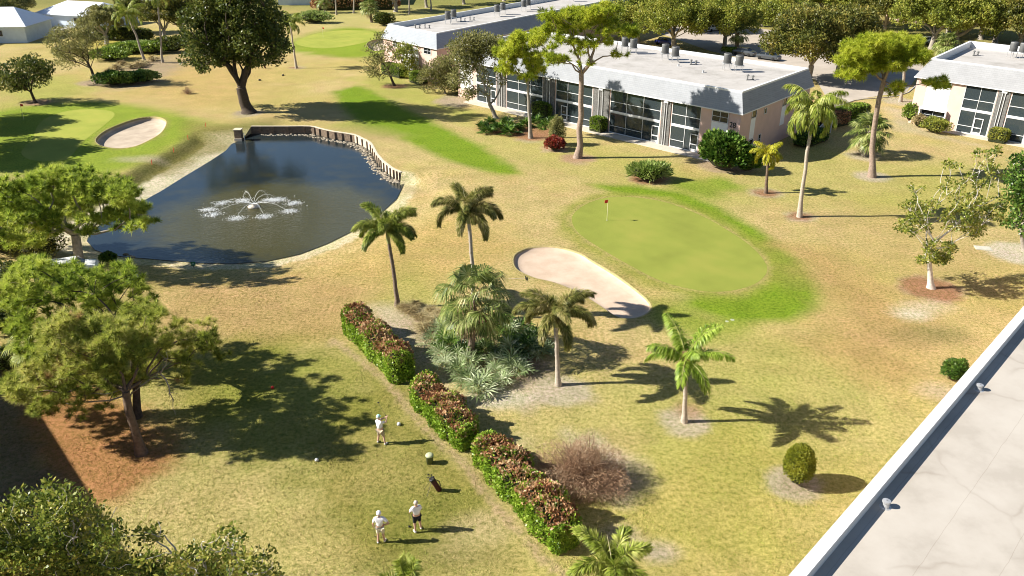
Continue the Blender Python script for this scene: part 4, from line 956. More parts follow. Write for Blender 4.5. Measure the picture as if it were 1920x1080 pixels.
def leafy(name, label, px, size, mat, n, L, W, cat='shrub', group=None, rz=0., strap=False, core=True, boxy=False, zc=None, sink=.0):
    """one shrub: dark twiggy inside plus leaves over its rounded or boxy surface"""
    b = G2(*px) if len(px) == 2 else np.array(px, float); sx, sy, sz = size
    mb = MB(); d = runit(n); d[:, 2] = np.where(d[:, 2] < -.5, -d[:, 2], d[:, 2])
    if boxy:
        k = np.abs(d); p = 4.; d = d/((k**p).sum(1)**(1/p))[:, None]
    r = (.86+.16*rs.rand(n)) if boxy else (.72+.32*rs.rand(n)); lump = 1+(0 if boxy or name == 'topiary_bush' else .22)*np.sin(d[:, 0]*5+b[0])*np.sin(d[:, 1]*4.3+b[1])
    P = d*(r*lump)[:, None]*np.array((sx/2, sy/2, sz/2))+np.array((0, 0, sz/2))
    P[:, 2] = np.maximum(P[:, 2], .03)
    D = nrm(d*(1.1 if strap else .6)+runit(n)*.7+np.array((0, 0, .5 if strap else .2)))
    leaf_quads(mb, P, D, L*(.7+.6*rs.rand(n)), W*(.7+.6*rs.rand(n)), 0)
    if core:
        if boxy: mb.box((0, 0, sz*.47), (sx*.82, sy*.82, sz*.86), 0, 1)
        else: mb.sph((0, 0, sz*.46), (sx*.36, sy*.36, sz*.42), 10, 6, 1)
    o = mb.build(name, [mat, CORE]); o.location = b; o.rotation_euler = (0, 0, rz)
    return tag(o, label, cat, group)
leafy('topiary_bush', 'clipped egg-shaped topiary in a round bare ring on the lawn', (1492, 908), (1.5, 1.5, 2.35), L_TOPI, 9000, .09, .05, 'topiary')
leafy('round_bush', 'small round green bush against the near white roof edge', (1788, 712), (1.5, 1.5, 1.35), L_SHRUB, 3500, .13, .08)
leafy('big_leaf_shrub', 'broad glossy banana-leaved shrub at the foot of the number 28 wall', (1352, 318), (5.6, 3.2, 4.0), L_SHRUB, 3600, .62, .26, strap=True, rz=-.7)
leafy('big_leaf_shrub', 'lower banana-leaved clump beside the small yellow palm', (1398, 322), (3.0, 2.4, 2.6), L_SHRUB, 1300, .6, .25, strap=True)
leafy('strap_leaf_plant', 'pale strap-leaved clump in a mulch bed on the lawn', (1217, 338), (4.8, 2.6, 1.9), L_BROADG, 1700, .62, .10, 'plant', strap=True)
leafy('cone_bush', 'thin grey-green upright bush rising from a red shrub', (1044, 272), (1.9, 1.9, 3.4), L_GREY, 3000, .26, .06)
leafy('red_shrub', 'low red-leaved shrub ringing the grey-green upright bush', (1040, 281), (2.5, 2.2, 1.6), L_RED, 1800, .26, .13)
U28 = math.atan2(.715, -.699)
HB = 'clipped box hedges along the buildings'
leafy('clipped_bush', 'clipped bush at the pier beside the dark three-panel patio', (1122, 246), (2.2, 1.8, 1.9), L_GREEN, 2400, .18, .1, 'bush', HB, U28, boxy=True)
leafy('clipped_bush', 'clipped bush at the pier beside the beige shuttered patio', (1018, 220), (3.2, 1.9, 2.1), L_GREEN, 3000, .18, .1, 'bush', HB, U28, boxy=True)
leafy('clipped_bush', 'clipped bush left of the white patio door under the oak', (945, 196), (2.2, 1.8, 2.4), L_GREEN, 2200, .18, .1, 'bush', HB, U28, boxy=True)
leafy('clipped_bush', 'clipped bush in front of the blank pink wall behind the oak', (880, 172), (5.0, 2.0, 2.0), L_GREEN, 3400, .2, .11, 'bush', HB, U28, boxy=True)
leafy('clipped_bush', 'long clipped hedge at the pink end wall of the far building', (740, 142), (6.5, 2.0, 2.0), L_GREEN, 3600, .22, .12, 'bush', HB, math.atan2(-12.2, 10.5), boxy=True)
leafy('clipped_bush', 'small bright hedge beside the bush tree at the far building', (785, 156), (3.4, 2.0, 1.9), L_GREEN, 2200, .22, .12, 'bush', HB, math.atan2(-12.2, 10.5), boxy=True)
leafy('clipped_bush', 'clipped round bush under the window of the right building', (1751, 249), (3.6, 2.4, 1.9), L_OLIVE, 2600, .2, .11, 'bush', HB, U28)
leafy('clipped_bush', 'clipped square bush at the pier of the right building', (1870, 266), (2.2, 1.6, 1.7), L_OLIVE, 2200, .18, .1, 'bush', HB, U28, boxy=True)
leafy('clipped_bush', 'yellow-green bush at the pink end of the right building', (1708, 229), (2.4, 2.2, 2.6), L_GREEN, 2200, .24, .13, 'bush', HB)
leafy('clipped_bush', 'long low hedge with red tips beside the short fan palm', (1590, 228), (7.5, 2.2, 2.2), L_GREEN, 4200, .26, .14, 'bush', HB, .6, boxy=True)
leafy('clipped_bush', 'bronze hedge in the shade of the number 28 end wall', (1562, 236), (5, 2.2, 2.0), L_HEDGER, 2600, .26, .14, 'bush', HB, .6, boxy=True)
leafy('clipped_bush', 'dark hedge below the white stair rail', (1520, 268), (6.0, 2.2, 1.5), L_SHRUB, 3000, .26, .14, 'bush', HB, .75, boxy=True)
leafy('orange_shrub', 'small orange-leaved shrub beside the yellow-green bush', (1722, 238), (1.8, 1.4, 1.6), L_TAN, 1200, .24, .12)
leafy('island_shrub', 'low shrub in the car park island', (1375, 100), (5, 2.2, 1.1), L_GREEN, 1500, .3, .16, rz=-.8)
FB = 'shrubs in the far planting bed'
for x, y, s, m, lab in ((210,112,(7.5,6,2.2),L_GREEN,'bright green shrub mass left of the leaning coconut palm'),(232,100,(6,5,2.0),L_GREEN,'bright shrub behind the leaning coconut palm'),(288,100,(7,4,2.2),L_GREEN,'bright shrub between the two coconut palms'),(262,96,(6,4,2.),L_BROADG,'pale strap-leaved shrub above the leaning palm base'),
    (215,160,(5.5,4,2.2),L_SHRUB,'dark green shrub at the near tip of the far bed'),(245,158,(5,4,2.0),L_SHRUB,'blue-green shrub in the middle of the far bed tip'),(272,154,(4.5,3.5,1.9),L_BROADG,'pale pointed shrub at the end of the far bed'),(322,98,(7,4,3.),L_DARK,'dark shrub under the row behind the thin palm'),
    (590,43,(9,5,2.8),L_BROADG,'round pale strap-leaved shrub before the pale blue house'),(720,48,(5,3.5,3),L_DARK,'dark shrub beside the fan palm at the flat roof corner'),(20,620,(3.2,2.6,1.8),L_DARK,'dark undergrowth shrub at the edge beneath the left pines'),(15,690,(2.6,2.2,1.5),L_DARK,'low dark shrub at the edge below the fan palm'),(75,480,(4.5,3,1.8),L_OLIVED,'brushy shrub under the pond-side pine'),(15,470,(4.5,3,2.2),L_OLIVED,'brushy shrub at the edge under the pond-side pine'),(205,492,(1.4,1.0,.9),L_SHRUB,'small dark shrub at the pond edge by the pine'),(25,540,(4,3,2),L_DARK,'dark thicket between the left pines')):
    leafy('shrub', lab, (x, y), s, m, 1900 if y < 300 else 1500, .42 if y < 300 else .22, .2 if y < 300 else .11, 'shrub', FB if y < 120 else None)
hb = MB(); 
leafy('far_hedge', 'long brown clipped hedge beyond the far green', (668, 18), (24, 3.5, 3.2), L_HEDGER, 3600, .5, .3, 'hedge', None, .12, boxy=True)
leafy('far_hedge', 'dark clipped hedge run before the second white roof', (225, 75), (16, 3, 2.6), L_DARK, 3600, .5, .3, 'hedge', None, -.25, boxy=True)
def twiggy(label, px, R, H, n):
    b = G(*px); o = thing('dry_bush', b, label, 'bush'); mb = MB(); st = MB()
    for k in range(46):
        a = rs.rand()*6.28; e = rs.uniform(.15, 1.45); L = R*rs.uniform(.6, 1.05)
        tip = np.array((math.cos(a)*math.cos(e)*L, math.sin(a)*math.cos(e)*L, math.sin(e)*H*rs.uniform(.7, 1.05)))
        st.tube(curve_pts((0, 0, 0), tip, 5, .12, .1), np.linspace(.022, .006, 5), 4)
    st.build('stems', M('dry_stems', (.26, .17, .11), .9, .3, 6), o)
    d = runit(n); d[:, 2] = np.abs(d[:, 2]); lobe = .86+.16*np.sin(d[:, 0]*4.1+1)*np.cos(d[:, 1]*3.7)+.2*np.sin(d[:, 2]*6); P = d*np.array((R, R*.8, H))*(lobe*rs.rand(n)**.45)[:, None]
    D = nrm(d+runit(n)*.9); leaf_quads(mb, P, D, .24*(.5+rs.rand(n)), .016)
    P2 = P[:n//3]; leaf_quads(mb, P2+runit(len(P2))*.05, runit(len(P2)), .06, .035)
    mb.build('twigs', L_DRY, o); return o
twiggy('reddish dry leafless bush between the front hedge and the lawn', (1088, 905), 2.6, 3.0, 20000)
b0 = twiggy('small dead tan bush alone on the dry lawn behind the pond', (352, 176), 1.1, 1.3, 900)
# ------------------------------------------------------------------ the clipped bronze-topped hedges by the tee
def hedge(label, p0, p1, w, h, n0):
    a = G(*p0)[:2]; b = G(*p1)[:2]; t = (b-a)/np.linalg.norm(b-a); s = np.array((-t[1], t[0]))
    if s[0] < 0: s = -s
    c0 = (a+b)/2+s*w/2; Lh = np.linalg.norm(b-a)
    n = int(n0*Lh); mb = MB()
    u = rs.uniform(-1, 1, n); per = w+2*h; q = rs.rand(n)*per
    side = np.where(q < h, -1, np.where(q > h+w, 1, 0)); x = np.where(side == 0, (q-h)-w/2, side*w/2); z = np.where(side == -1, q, np.where(side == 1, per-q, h))
    endcap = rs.rand(n) < 2*w*h/(2*w*h+per*Lh); x = np.where(endcap, rs.uniform(-w/2, w/2, n), x); z = np.where(endcap, rs.rand(n)*h, z); u = np.where(endcap, np.sign(u), u)
    # rounded shoulders and ends
    zz = np.clip(z/h, 0, 1); rnd = np.sqrt(np.maximum(1-np.maximum(zz-.62, 0)**2/.144*.62, .2)); x = x*rnd*(.86+.14*zz)
    en = np.maximum(np.abs(u)*Lh/2-(Lh/2-.7), 0)/.7; x = x*np.sqrt(np.maximum(1-en**2*.45, .1)); z = z-en**2*.22*zz-np.where((np.abs(x) > w*.3) & (zz > .9), .10, 0)
    y = u*Lh/2; lump = .13*np.sin(y*1.9+a[0])+.11*np.sin(y*4.3+x*3+a[1])+.07*np.sin(y*8.+x*5)
    x = x*(1+lump*.7); z = z*(1+lump*.8)
    P3 = np.column_stack([x, y, np.maximum(z, .03)]); nrmv = np.column_stack([np.where(side == 0, 0, side), np.where(endcap, np.sign(u), 0), np.where(side == 0, 1., .25)])
    D = nrm(nrmv*.6+runit(n)*.9+np.array((0, 0, .25)))
    P3 = P3+nrm(nrmv)*rs.uniform(-.14, .10, n)[:, None]
    qn = np.sin(y*3.1+1.3*a[0])*.18+np.sin(x*7+y*1.7)*.2+rs.normal(size=n)*.33
    red = (zz > .80) & (qn > -.22) & (np.abs(y) < Lh/2-.35+qn*.5)
    red |= (zz > .6) & (qn > .52)
    i = np.where(red)[0]; leaf_quads(mb, P3[i], D[i], .19*(.7+.6*rs.rand(len(i))), .10, 1)
    i = np.where(~red)[0]; leaf_quads(mb, P3[i], D[i], .17*(.7+.6*rs.rand(len(i))), .095, 0)
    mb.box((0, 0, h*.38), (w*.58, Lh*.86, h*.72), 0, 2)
    # trunks and bare stems at the foot
    for k in range(int(Lh*2.5)): mb.tube([(rs.uniform(-w*.3, w*.3), rs.uniform(-Lh/2, Lh/2), 0), (rs.uniform(-w*.3, w*.3), rs.uniform(-Lh/2, Lh/2)*.98, .5)], .02, 4, 2)
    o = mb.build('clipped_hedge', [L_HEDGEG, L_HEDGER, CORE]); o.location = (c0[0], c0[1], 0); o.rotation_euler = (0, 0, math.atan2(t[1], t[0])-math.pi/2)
    return tag(o, label, 'hedge', 'bronze-topped hedge row beside the tee')
hedge('far bronze-topped hedge block starting near the foxtail palm', (640, 622), (738, 724), 1.6, 1.9, 1900)
hedge('middle bronze-topped hedge block behind the tee bucket', (766, 760), (856, 852), 1.65, 1.75, 1900)
hedge('longest bronze-topped hedge block beside the dry bush', (880, 868), (1035, 1046), 1.8, 1.8, 1900)
# ------------------------------------------------------------------ buildings
def PXX(p):
    zc = p[1]*cT+(CH-p[2])*sT
    return 960+FPX*p[0]/zc
class Frame:
    def __init__(s, O, u, w): s.O = np.array((O[0], O[1], 0.)); s.u = nrm(np.array((u[0], u[1], 0.))); s.w = nrm(np.array((w[0], w[1], 0.)))
    def L(s, a, d, z): return s.O+s.u*a+s.w*d+np.array((0, 0, z))
    def box(s, mb, a0, a1, d0, d1, z0, z1, m=0):
        q = [(a0, d0), (a1, d0), (a1, d1), (a0, d1)]
        mb.hexa([s.L(a, d, z0) for a, d in q], [s.L(a, d, z1) for a, d in q], m)
    def quad(s, mb, pts, m=0): mb.poly([s.L(*p) for p in pts], m)
    def s_of(s, px, z=5.5, d=0.):
        lo, hi = -5., 60.; f = lambda a: PXX(s.L(a, d, z))-px; flo = f(lo)
        for _ in range(60):
            mid = (lo+hi)/2
            if (f(mid) > 0) == (flo > 0): lo = mid
            else: hi = mid
        return lo
def fixn(o):
    import bmesh
    bm = bmesh.new(); bm.from_mesh(o.data); bmesh.ops.recalc_face_normals(bm, faces=bm.faces); bm.to_mesh(o.data); bm.free(); return o
class Building:
    def __init__(s, name, label, fr, Ls, Ds, eave, top, inset, wallmat, shing, deckmat, deck_drop=.4, cap=.28, bays=(), oh=.35):
        s.fr = fr; s.Ls = Ls; s.Ds = Ds; s.eave = eave; s.o = thing(name, fr.O, label, 'building'); s.top = top; s.deck = top-deck_drop
        O = fr.O
        w = MB(); t = .25
        cuts = sorted([(b[0], b[1]) for b in bays]); a = 0.
        for x0, x1 in cuts+[(Ls, Ls)]:
            if x0-a > .02: fr.box(w, a, x0, 0, t, -.1, eave)
            a = x1
        fr.box(w, 0, t, t+.003, Ds, -.1, eave); fr.box(w, Ls-t, Ls, t+.003, Ds, -.1, eave); fr.box(w, t+.003, Ls-t-.003, Ds-t, Ds, -.1, eave)
        s.part('wall', w, wallmat)
        m = MB()
        lo = [(-oh, -oh), (Ls+oh, -oh), (Ls+oh, Ds+oh), (-oh, Ds+oh)]; hi = [(inset, inset), (Ls-inset, inset), (Ls-inset, Ds-inset), (inset, Ds-inset)]
        for i in range(4):
            j = (i+1) % 4
            m.poly([fr.L(*lo[i], eave), fr.L(*lo[j], eave), fr.L(*hi[j], top-.06), fr.L(*hi[i], top-.06)])
        fixn(s.part('mansard_roof', m, shing))
        f = MB()                                         # soffit and fascia strip
        fr.quad(f, [(*lo[0], eave-.004), (*lo[3], eave-.004), (*lo[2], eave-.004), (*lo[1], eave-.004)])
        for i in range(4):
            j = (i+1) % 4; f.bar(fr.L(*lo[i], eave-.06), fr.L(*lo[j], eave-.06), .05, .12)
        s.part('fascia', f, WHITEP)
        c = MB(); i2 = inset+cap
        fr.box(c, inset-.05, Ls-inset+.05, inset-.05, i2, s.deck-.05, top); fr.box(c, inset-.05, Ls-inset+.05, Ds-i2, Ds-inset+.05, s.deck-.05, top)
        fr.box(c, inset-.05, i2, i2+.002, Ds-i2-.002, s.deck-.05, top); fr.box(c, Ls-i2, Ls-inset+.05, i2+.002, Ds-i2-.002, s.deck-.05, top)
        s.part('parapet', c, WHITEP)
        d = MB(); fr.box(d, i2-.02, Ls-i2+.02, i2-.02, Ds-i2+.02, s.deck-.3, s.deck); s.part('roof_deck', d, deckmat)
    def part(s, name, mb, mat, parent=None, smooth=False): return mb.build(name, mat, parent or s.o, smooth, s.fr.O)
    def window(s, a0, a1, z0, z1, side='front', nv=1, nh=0, proud=.04, mat=None, d=None):
        """window on the front (d=0) or on the s=0 end wall"""
        fr = s.fr; fm = MB(); gm = MB(); k = .07
        def bx(mb, x0, x1, y0, y1, p0, p1):
            if side == 'front': fr.box(mb, x0, x1, -p1, -p0, y0, y1)
            else: fr.box(mb, -p1, -p0, x0, x1, y0, y1)
        bx(gm, a0+k, a1-k, z0+k, z1-k, .006, .02)
        bx(fm, a0, a0+k, z0, z1, .004, proud+.04); bx(fm, a1-k, a1, z0, z1, .004, proud+.04)
        bx(fm, a0+k+.001, a1-k-.001, z0, z0+k, .004, proud+.04); bx(fm, a0+k+.001, a1-k-.001, z1-k, z1, .004, proud+.04)
        for i in range(1, nv+1):
            x = a0+(a1-a0)*i/(nv+1); bx(fm, x-.025, x+.025, z0+k+.001, z1-k-.001, .021, proud+.02)
        for i in range(1, nh+1):
            z = z0+(z1-z0)*i/(nh+1); bx(fm, a0+k+.001, a1-k-.001, z-.02, z+.02, .021, proud+.015)
        g = s.part('window', gm, mat or GLASS)
        f = fm.build('window_frame', FRAME, g, False, fr.O)
        return g
    def panel(s, name, a0, a1, z0, z1, mat, side='front', p=.012):
        mb = MB()
        if side == 'front': s.fr.box(mb, a0, a1, -p, -.003, z0, z1)
        else: s.fr.box(mb, -p, -.003, a0, a1, z0, z1)
        return s.part(name, mb, mat)
    def bay(s, a0, a1, nc, door=None, shutter=(), upper_open=True, dep=1.9):
        fr = s.fr; e = s.eave-.01; mid = e*.5; inn = MB()
        fr.box(inn, a0-.1, a1+.1, dep, dep+.12, 0, e); fr.box(inn, a0-.12, a0-.003, .254, dep-.002, 0, e); fr.box(inn, a1+.003, a1+.12, .254, dep-.002, 0, e)
        s.part('patio_recess', inn, MIDIN)
        sd = MB(); wdt = (a1-a0)*.62; c = (a0+a1)/2
        for z0 in (.05, mid+.2): fr.box(sd, c-wdt/2, c+wdt/2, dep-.03, dep-.003, z0, z0+2.05)
        s.part('sliding_door', sd, DARKIN)
        sl = MB(); fr.box(sl, a0, a1, -.02, dep-.004, mid-.14, mid+.08); s.part('balcony_slab', sl, WHITEW); sl = MB(); fr.box(sl, a0, a1, -.02, dep-.004, -.05, .10); s.part('patio_floor', sl, WHITEW)
        sc_ = MB(); fr.box(sc_, a0+.02, a1-.02, .06, .068, .12, mid-.15); fr.box(sc_, a0+.02, a1-.02, .06, .068, mid+.09, e-.02)
        scr = s.part('patio_screen', sc_, SCREEN)
        f = MB(); k = .027
        xs = [a0+(a1-a0)*i/nc for i in range(nc+1)]
        for i, x in enumerate(xs):
            x_ = min(max(x, a0+k), a1-k); fr.box(f, x_-k, x_+k, .0, .058, .101, mid-.141); fr.box(f, x_-k, x_+k, .0, .058, mid+.081, e)
        for z in (.92, e-.06, mid-.2): 
            for i in range(nc):
                if z == .92 and i == door: continue
                fr.box(f, xs[i]+k*(2 if i == 0 else 1)+.001, xs[i+1]-k*(2 if i == nc-1 else 1)-.001, .005, .055, z-.03, z+.03)
        zr = mid+1.18
        for i in range(nc): fr.box(f, xs[i]+k*(2 if i == 0 else 1)+.001, xs[i+1]-k*(2 if i == nc-1 else 1)-.001, .005, .055, zr-.035, zr+.035)
        f.build('screen_frame', FRAME, scr, False, fr.O)
        r = MB()
        x = a0+.12
        while x < a1-.1: fr.box(r, x-.012, x+.012, .16, .185, mid+.081, zr-.02); x += .13
        fr.box(r, a0+.05, a1-.05, .155, .19, zr-.02, zr+.03); r.build('railing', FRAME, scr, False, fr.O)
        if door is not None:
            dm = MB(); x0, x1 = xs[door]+k+.03, xs[door+1]-k-.03
            if x1-x0 > 1.15: x1 = x0+1.05
            for q in ((x0, x0+.09, .11, 2.1), (x1-.09, x1, .11, 2.1), (x0+.091, x1-.091, 2.0, 2.1), (x0+.091, x1-.091, .85, .97), (x0+.091, x1-.091, .11, .36)): fr.box(dm, q[0], q[1], -.035, -.002, q[2], q[3])
            dm.build('screen_door', WHITEP, scr, False, fr.O)
        if shutter:
            h = MB()
            for i in shutter: fr.box(h, xs[i]+.06, xs[i+1]-.06, .09, .12, .14, mid-.16)
            s.part('shutter', h, BEIGE)
        bl = MB()
        for i in range(nc):
            if rs.rand() < .75 and i not in shutter: fr.box(bl, xs[i]+.07, xs[i+1]-.07, .10, .12, mid-.16-rs.uniform(.25, .6), mid-.16)
        if bl.V: s.part('roller_blind', bl, BLINDC)
    def pier(s, a0, a1):
        p = MB(); s.fr.box(p, a0, a1, -.10, -.003, -.05, s.eave-.02); s.part('stone_pier', p, STONE)
        w = MB()
        for a in ((a0*.62+a1*.38), (a0*.38+a1*.62)): w.tube([s.fr.L(a, -.19, 0), s.fr.L(a, -.19, s.eave-.1)], .045, 8)
        c = (a0+a1)/2; s.fr.box(w, c-.3, c+.3, -.28, -.12, s.eave-.42, s.eave-.18); s.part('downspout', w, FRAME)
b28f = Frame((25.05, 86.6), (-.700, .714), (.65, .76))
px = lambda p: b28f.s_of(p)
bays28 = [(px(1316), px(1262)), (px(1241), px(1146)), (px(1112), px(1043)), (px(1018), px(950)), (px(930), px(893))]
B28 = Building('apartment_building', 'long two-storey building numbered 28 with white flat roof and screened patios', b28f, 47.3, 19.2, 5.5, 7.7, .45, PINKW, shingle('shingles_28', (-.7, .714), (.30, .31, .33)), ROOF, bays=bays28)
for (a0, a1), (nc, dr, sh) in zip(bays28, ((2, 0, ()), (3, 0, ()), (3, 2, ()), (3, 0, (1, 2)), (2, 0, ()))): B28.bay(a0, a1, nc, dr, sh)
for i in range(4): B28.pier(bays28[i][1]+.15, bays28[i+1][0]-.15)
wa, wb = px(1368), px(1337)
B28.window(wa, wb, 4.05, 5.3, nv=1, nh=1); B28.panel('wall_panel', wa, wb, .5, 4.0, WHITEW)
B28.window(wa, wb, .9, 1.9, nv=1)
B28.window(2.7, 3.9, 4.35, 5.3, 'end', 0); B28.panel('wall_panel', 2.7, 3.9, 2.0, 4.3, WHITEW, 'end'); B28.window(2.7, 3.9, .7, 1.95, 'end', 0, 1)
B28.window(5.9, 6.6, 4.3, 5.0, 'end', 0); B28.window(5.2, 5.9, .9, 2.1, 'end', 0, 1); B28.window(11.0, 12.2, 4.3, 5.3, 'end', 0); B28.panel('wall_panel', 11.0, 12.2, 2.0, 4.25, WHITEW, 'end')
B28.panel('wall_panel', px(885), px(862), 1.5, 5.2, WHITEW)
B28.window(px(875), px(866), 4.2, 5.2)
def number(txt, fr, a, z, h, parent):
    cu = bpy.data.curves.new('house_number', 'FONT'); cu.body = txt; cu.size = h*1.38; cu.extrude = .015; cu.align_x = 'CENTER'
    o = bpy.data.objects.new('tmp', cu); COL.objects.link(o); bpy.context.view_layer.update()
    me = bpy.data.meshes.new_from_object(o.evaluated_get(bpy.context.evaluated_depsgraph_get())); bpy.data.objects.remove(o)
    me.materials.clear(); me.materials.append(RUBBER)
    n = bpy.data.objects.new('house_number', me); COL.objects.link(n); n.parent = parent
    ang = math.atan2(-fr.u[1], -fr.u[0])
    n.location = fr.L(a, -.03, z)-fr.O; n.rotation_euler = (math.pi/2, 0, ang)
number('28', b28f, px(1377), 3.75, .62, B28.o)
st = MB(); b28f.box(st, .3, bays28[4][1]+1, -2.0, -.12, -.05, .06); tag(st.build('patio_slab', CONC), kind='structure')
# right building
b3f = Frame((52.45, 104.6), (.65, -.76), (.65, .76))
p3 = lambda p: b3f.s_of(p, 6.0)
bays3 = [(p3(1813), p3(1872)), (p3(1900), p3(1985)), (p3(2015), p3(2120))]
B3 = Building('apartment_building', 'two-storey building with grey shingle mansard at the far right edge', b3f, 36., 21., 6.0, 8.3, 1.0, PINKW, shingle('shingles_right', (.65, -.76), (.29, .29, .295)), ROOF, deck_drop=.85, bays=bays3)
for (a0, a1), (nc, dr) in zip(bays3, ((2, 1), (2, 1), (3, 1))): B3.bay(a0, a1, nc, dr)
B3.pier(bays3[0][1]+.15, bays3[1][0]-.15); B3.pier(bays3[1][1]+.15, bays3[2][0]-.15)
a0, a1 = p3(1742), p3(1786)
B3.panel('wall_panel', a0, a1, 2.3, 5.0, WHITEW); B3.window(a0, a1, 5.05, 5.95, nv=1)
fb = MB(); b3f.box(fb, a0-.25, a1+.25, -.55, -.004, .62, .82); b3f.box(fb, a0-.25, a1+.25, -.55, -.004, 2.15, 2.3); b3f.box(fb, a0-.25, a0-.1, -.55, -.004, .821, 2.149); b3f.box(fb, a1+.1, a1+.25, -.55, -.004, .821, 2.149)
B3.part('window_surround', fb, WHITEW); B3.window(a0-.05, a1+.05, .83, 2.14, nv=1, nh=1)
st = MB(); b3f.box(st, 3, 30, -1.6, -.12, -.05, .06); tag(st.build('patio_slab', CONC), kind='structure')
# far building
b1f = Frame((-11.9, 129.9), (-.653, .757), (.557, .83))
B1 = Building('apartment_building', 'far two-storey building with long white roof and shaded side', b1f, 15.6, 75., 5.5, 7.7, .8, PINKW, shingle('shingles_far', (-.653, .757), (.31, .33, .36)), ROOF, deck_drop=.8)
B1.window(1.6, 3.6, 4.3, 5.4, nv=1, nh=1); B1.window(11.2, 12.6, 4.3, 5.4, nv=1, nh=1); B1.panel('wall_panel', 5.2, 10.2, .3, 5.0, WHITEW); B1.window(6.6, 8.4, 4.3, 5.4)
for d in (6, 14, 22, 30, 38): B1.window(d, d+1.6, 4.2, 5.3, 'end', 1)
# near roof at the lower right and the block whose shadow falls on the lower left
b4f = Frame((8.13+.4*.698-25*.698, 17.76-25*.716), (.698, .716), (.716, -.698))
B4 = Building('apartment_building', 'near building seen as a white seamed roof with broad white parapet', b4f, 75., 22., 5.6, 8.0, 0.0, PINKW, shingle('shingles_near', (.698, .716), (.55, .545, .545)), ROOFC, deck_drop=.42, cap=.34, oh=0.)
b5f = Frame((-23.3, 21.3), (-.667, .745), (-.745, -.667))
B5 = Building('apartment_building', 'building outside the picture whose shadow lies along the lower edge', b5f, 55., 18., 5.6, 7.8, .3, PINKW, shingle('shingles_side', (-.667, .745), (.55, .545, .545)), ROOF)
# ------------------------------------------------------------------ roof equipment
def condenser_proto():
    o = thing('condenser_unit', (0, 0, 0), '', 'condenser', 'condenser units on the flat roofs')
    c = MB(); c.lathe([(.38, .75), (.42, .78), (.42, 1.72), (.40, 1.76)], seg=20); c.build('casing', METALG, o, True)
    r = MB()
    for k in range(16):
        z = .82+k*.055; r.lathe([(.424, z), (.436, z+.012), (.424, z+.024)], seg=20)
    r.build('louvre', METALD, o)
    f = MB(); f.lathe([(.40, 1.765), (.30, 1.80), (.10, 1.80), (.02, 1.79)], seg=20)
    for k in range(10):
        a = k*.628; f.bar((0, 0, 1.815), (.38*math.cos(a), .38*math.sin(a), 1.79), .02, .02)
    f.build('fan_grille', METALD, o)
    s = MB()
    for sx in (-1, 1):
        for sy in (-1, 1): s.tube([(sx*.36, sy*.36, 0), (sx*.36, sy*.36, .7)], .028, 6)
    s.box((0, 0, .72), (.95, .95, .06)); s.build('stand', METALL, o)
    return o
cp = condenser_proto(); used = False
def cond(x, y, z, lab, s=1.15, rz=0.):
    global used
    g = G(x, y, z)
    if not used: cp.location = g; cp.scale = (s,)*3; cp['label'] = lab; used = True
    else: dup(cp, g, rz, lab, scale=s)
Z = B28.deck
for x, y, l in ((1362, 131, 'first grey condenser of the pair nearest the number 28 corner, over longer legs'), (1384, 135, 'second grey condenser of the pair nearest the number 28 corner, with the longer shadow'), (1246, 112, 'first grey condenser of the middle pair on the number 28 roof'), (1265, 117, 'second grey condenser of the middle pair on the number 28 roof'),
                (1171, 98, 'first condenser of the pair behind the pine branch on the number 28 roof'), (1187, 101, 'second condenser of the pair behind the pine branch on the number 28 roof')): cond(x, y, Z, l)
cond(1037, 57, Z, 'lone condenser near the far end of the number 28 roof')
Z1 = B1.deck
for x, y, l in ((840, 45, 'squat pale condenser of the nearest pair on the far roof'), (851, 41, 'tall dark condenser of the nearest pair on the far roof'), (932, 31, 'squat condenser of the middle pair on the far roof'), (943, 27, 'tall condenser of the middle pair on the far roof'), (982, 21, 'small condenser of the third pair on the far roof'), (990, 18, 'tall condenser of the third pair on the far roof'), (1072, 3, 'condenser half cut by the top edge on the far roof')): cond(x, y, Z1, l, 1.2)
for x, y, l in ((1896, 108, 'condenser of the front pair on the right roof, by the roof edge'), (1914, 110, 'condenser of the front pair on the right roof, cut by the picture edge')): cond(x, y, B3.deck, l)
tube_i = 0
def roof_vent(x, y, z, lab, kind=0):
    o = MB(); 
    if kind == 0:
        for dx, h in ((-.35, .55), (.35, .4)):
            o.lathe([(.16, 0), (.10, .03), (.08, h), (.20, h), (.20, h+.06), (.02, h+.16)], (dx, dx*.4, 0), 10)
        o.box((0, 0, .05), (1.1, .12, .06), .4)
    else: o.lathe([(.20, 0), (.13, .02), (.11, .16), (.14, .20), (.14, .26), (.02, .28)], seg=12)
    b = o.build('roof_vent', METALL if kind else METALG); b.location = G(x, y, z); tag(b, lab, 'vent', 'vents on the flat roofs')
for x, y, z, l, k in ((1406, 150, Z, 'twin vent pipes nearest the shaded end of the number 28 roof', 0), (1300, 121, Z, 'twin vent pipes right of the middle condensers on the number 28 roof', 0), (1272, 124, Z, 'low vent pipe below the middle condensers on the number 28 roof', 1), (1318, 136, Z, 'small vent on the dark stain of the number 28 roof', 1),
                      (783, 53, Z1, 'first low vent near the white corner of the far roof', 0), (801, 53, Z1, 'second low vent near the white corner of the far roof', 0), (868, 40, Z1, 'low vent between condenser pairs on the far roof', 0), (885, 38, Z1, 'second low vent between condenser pairs on the far roof', 0),
                      (1829, 104, B3.deck, 'twin vent pipes on the right roof near its shaded parapet', 0), (1835, 731, B4.deck, 'squat metal drain vent nearer the top of the white parapet', 1), (1660, 950, B4.deck, 'squat metal drain vent nearer the bottom of the white parapet', 1)): roof_vent(x, y, z, l, k)
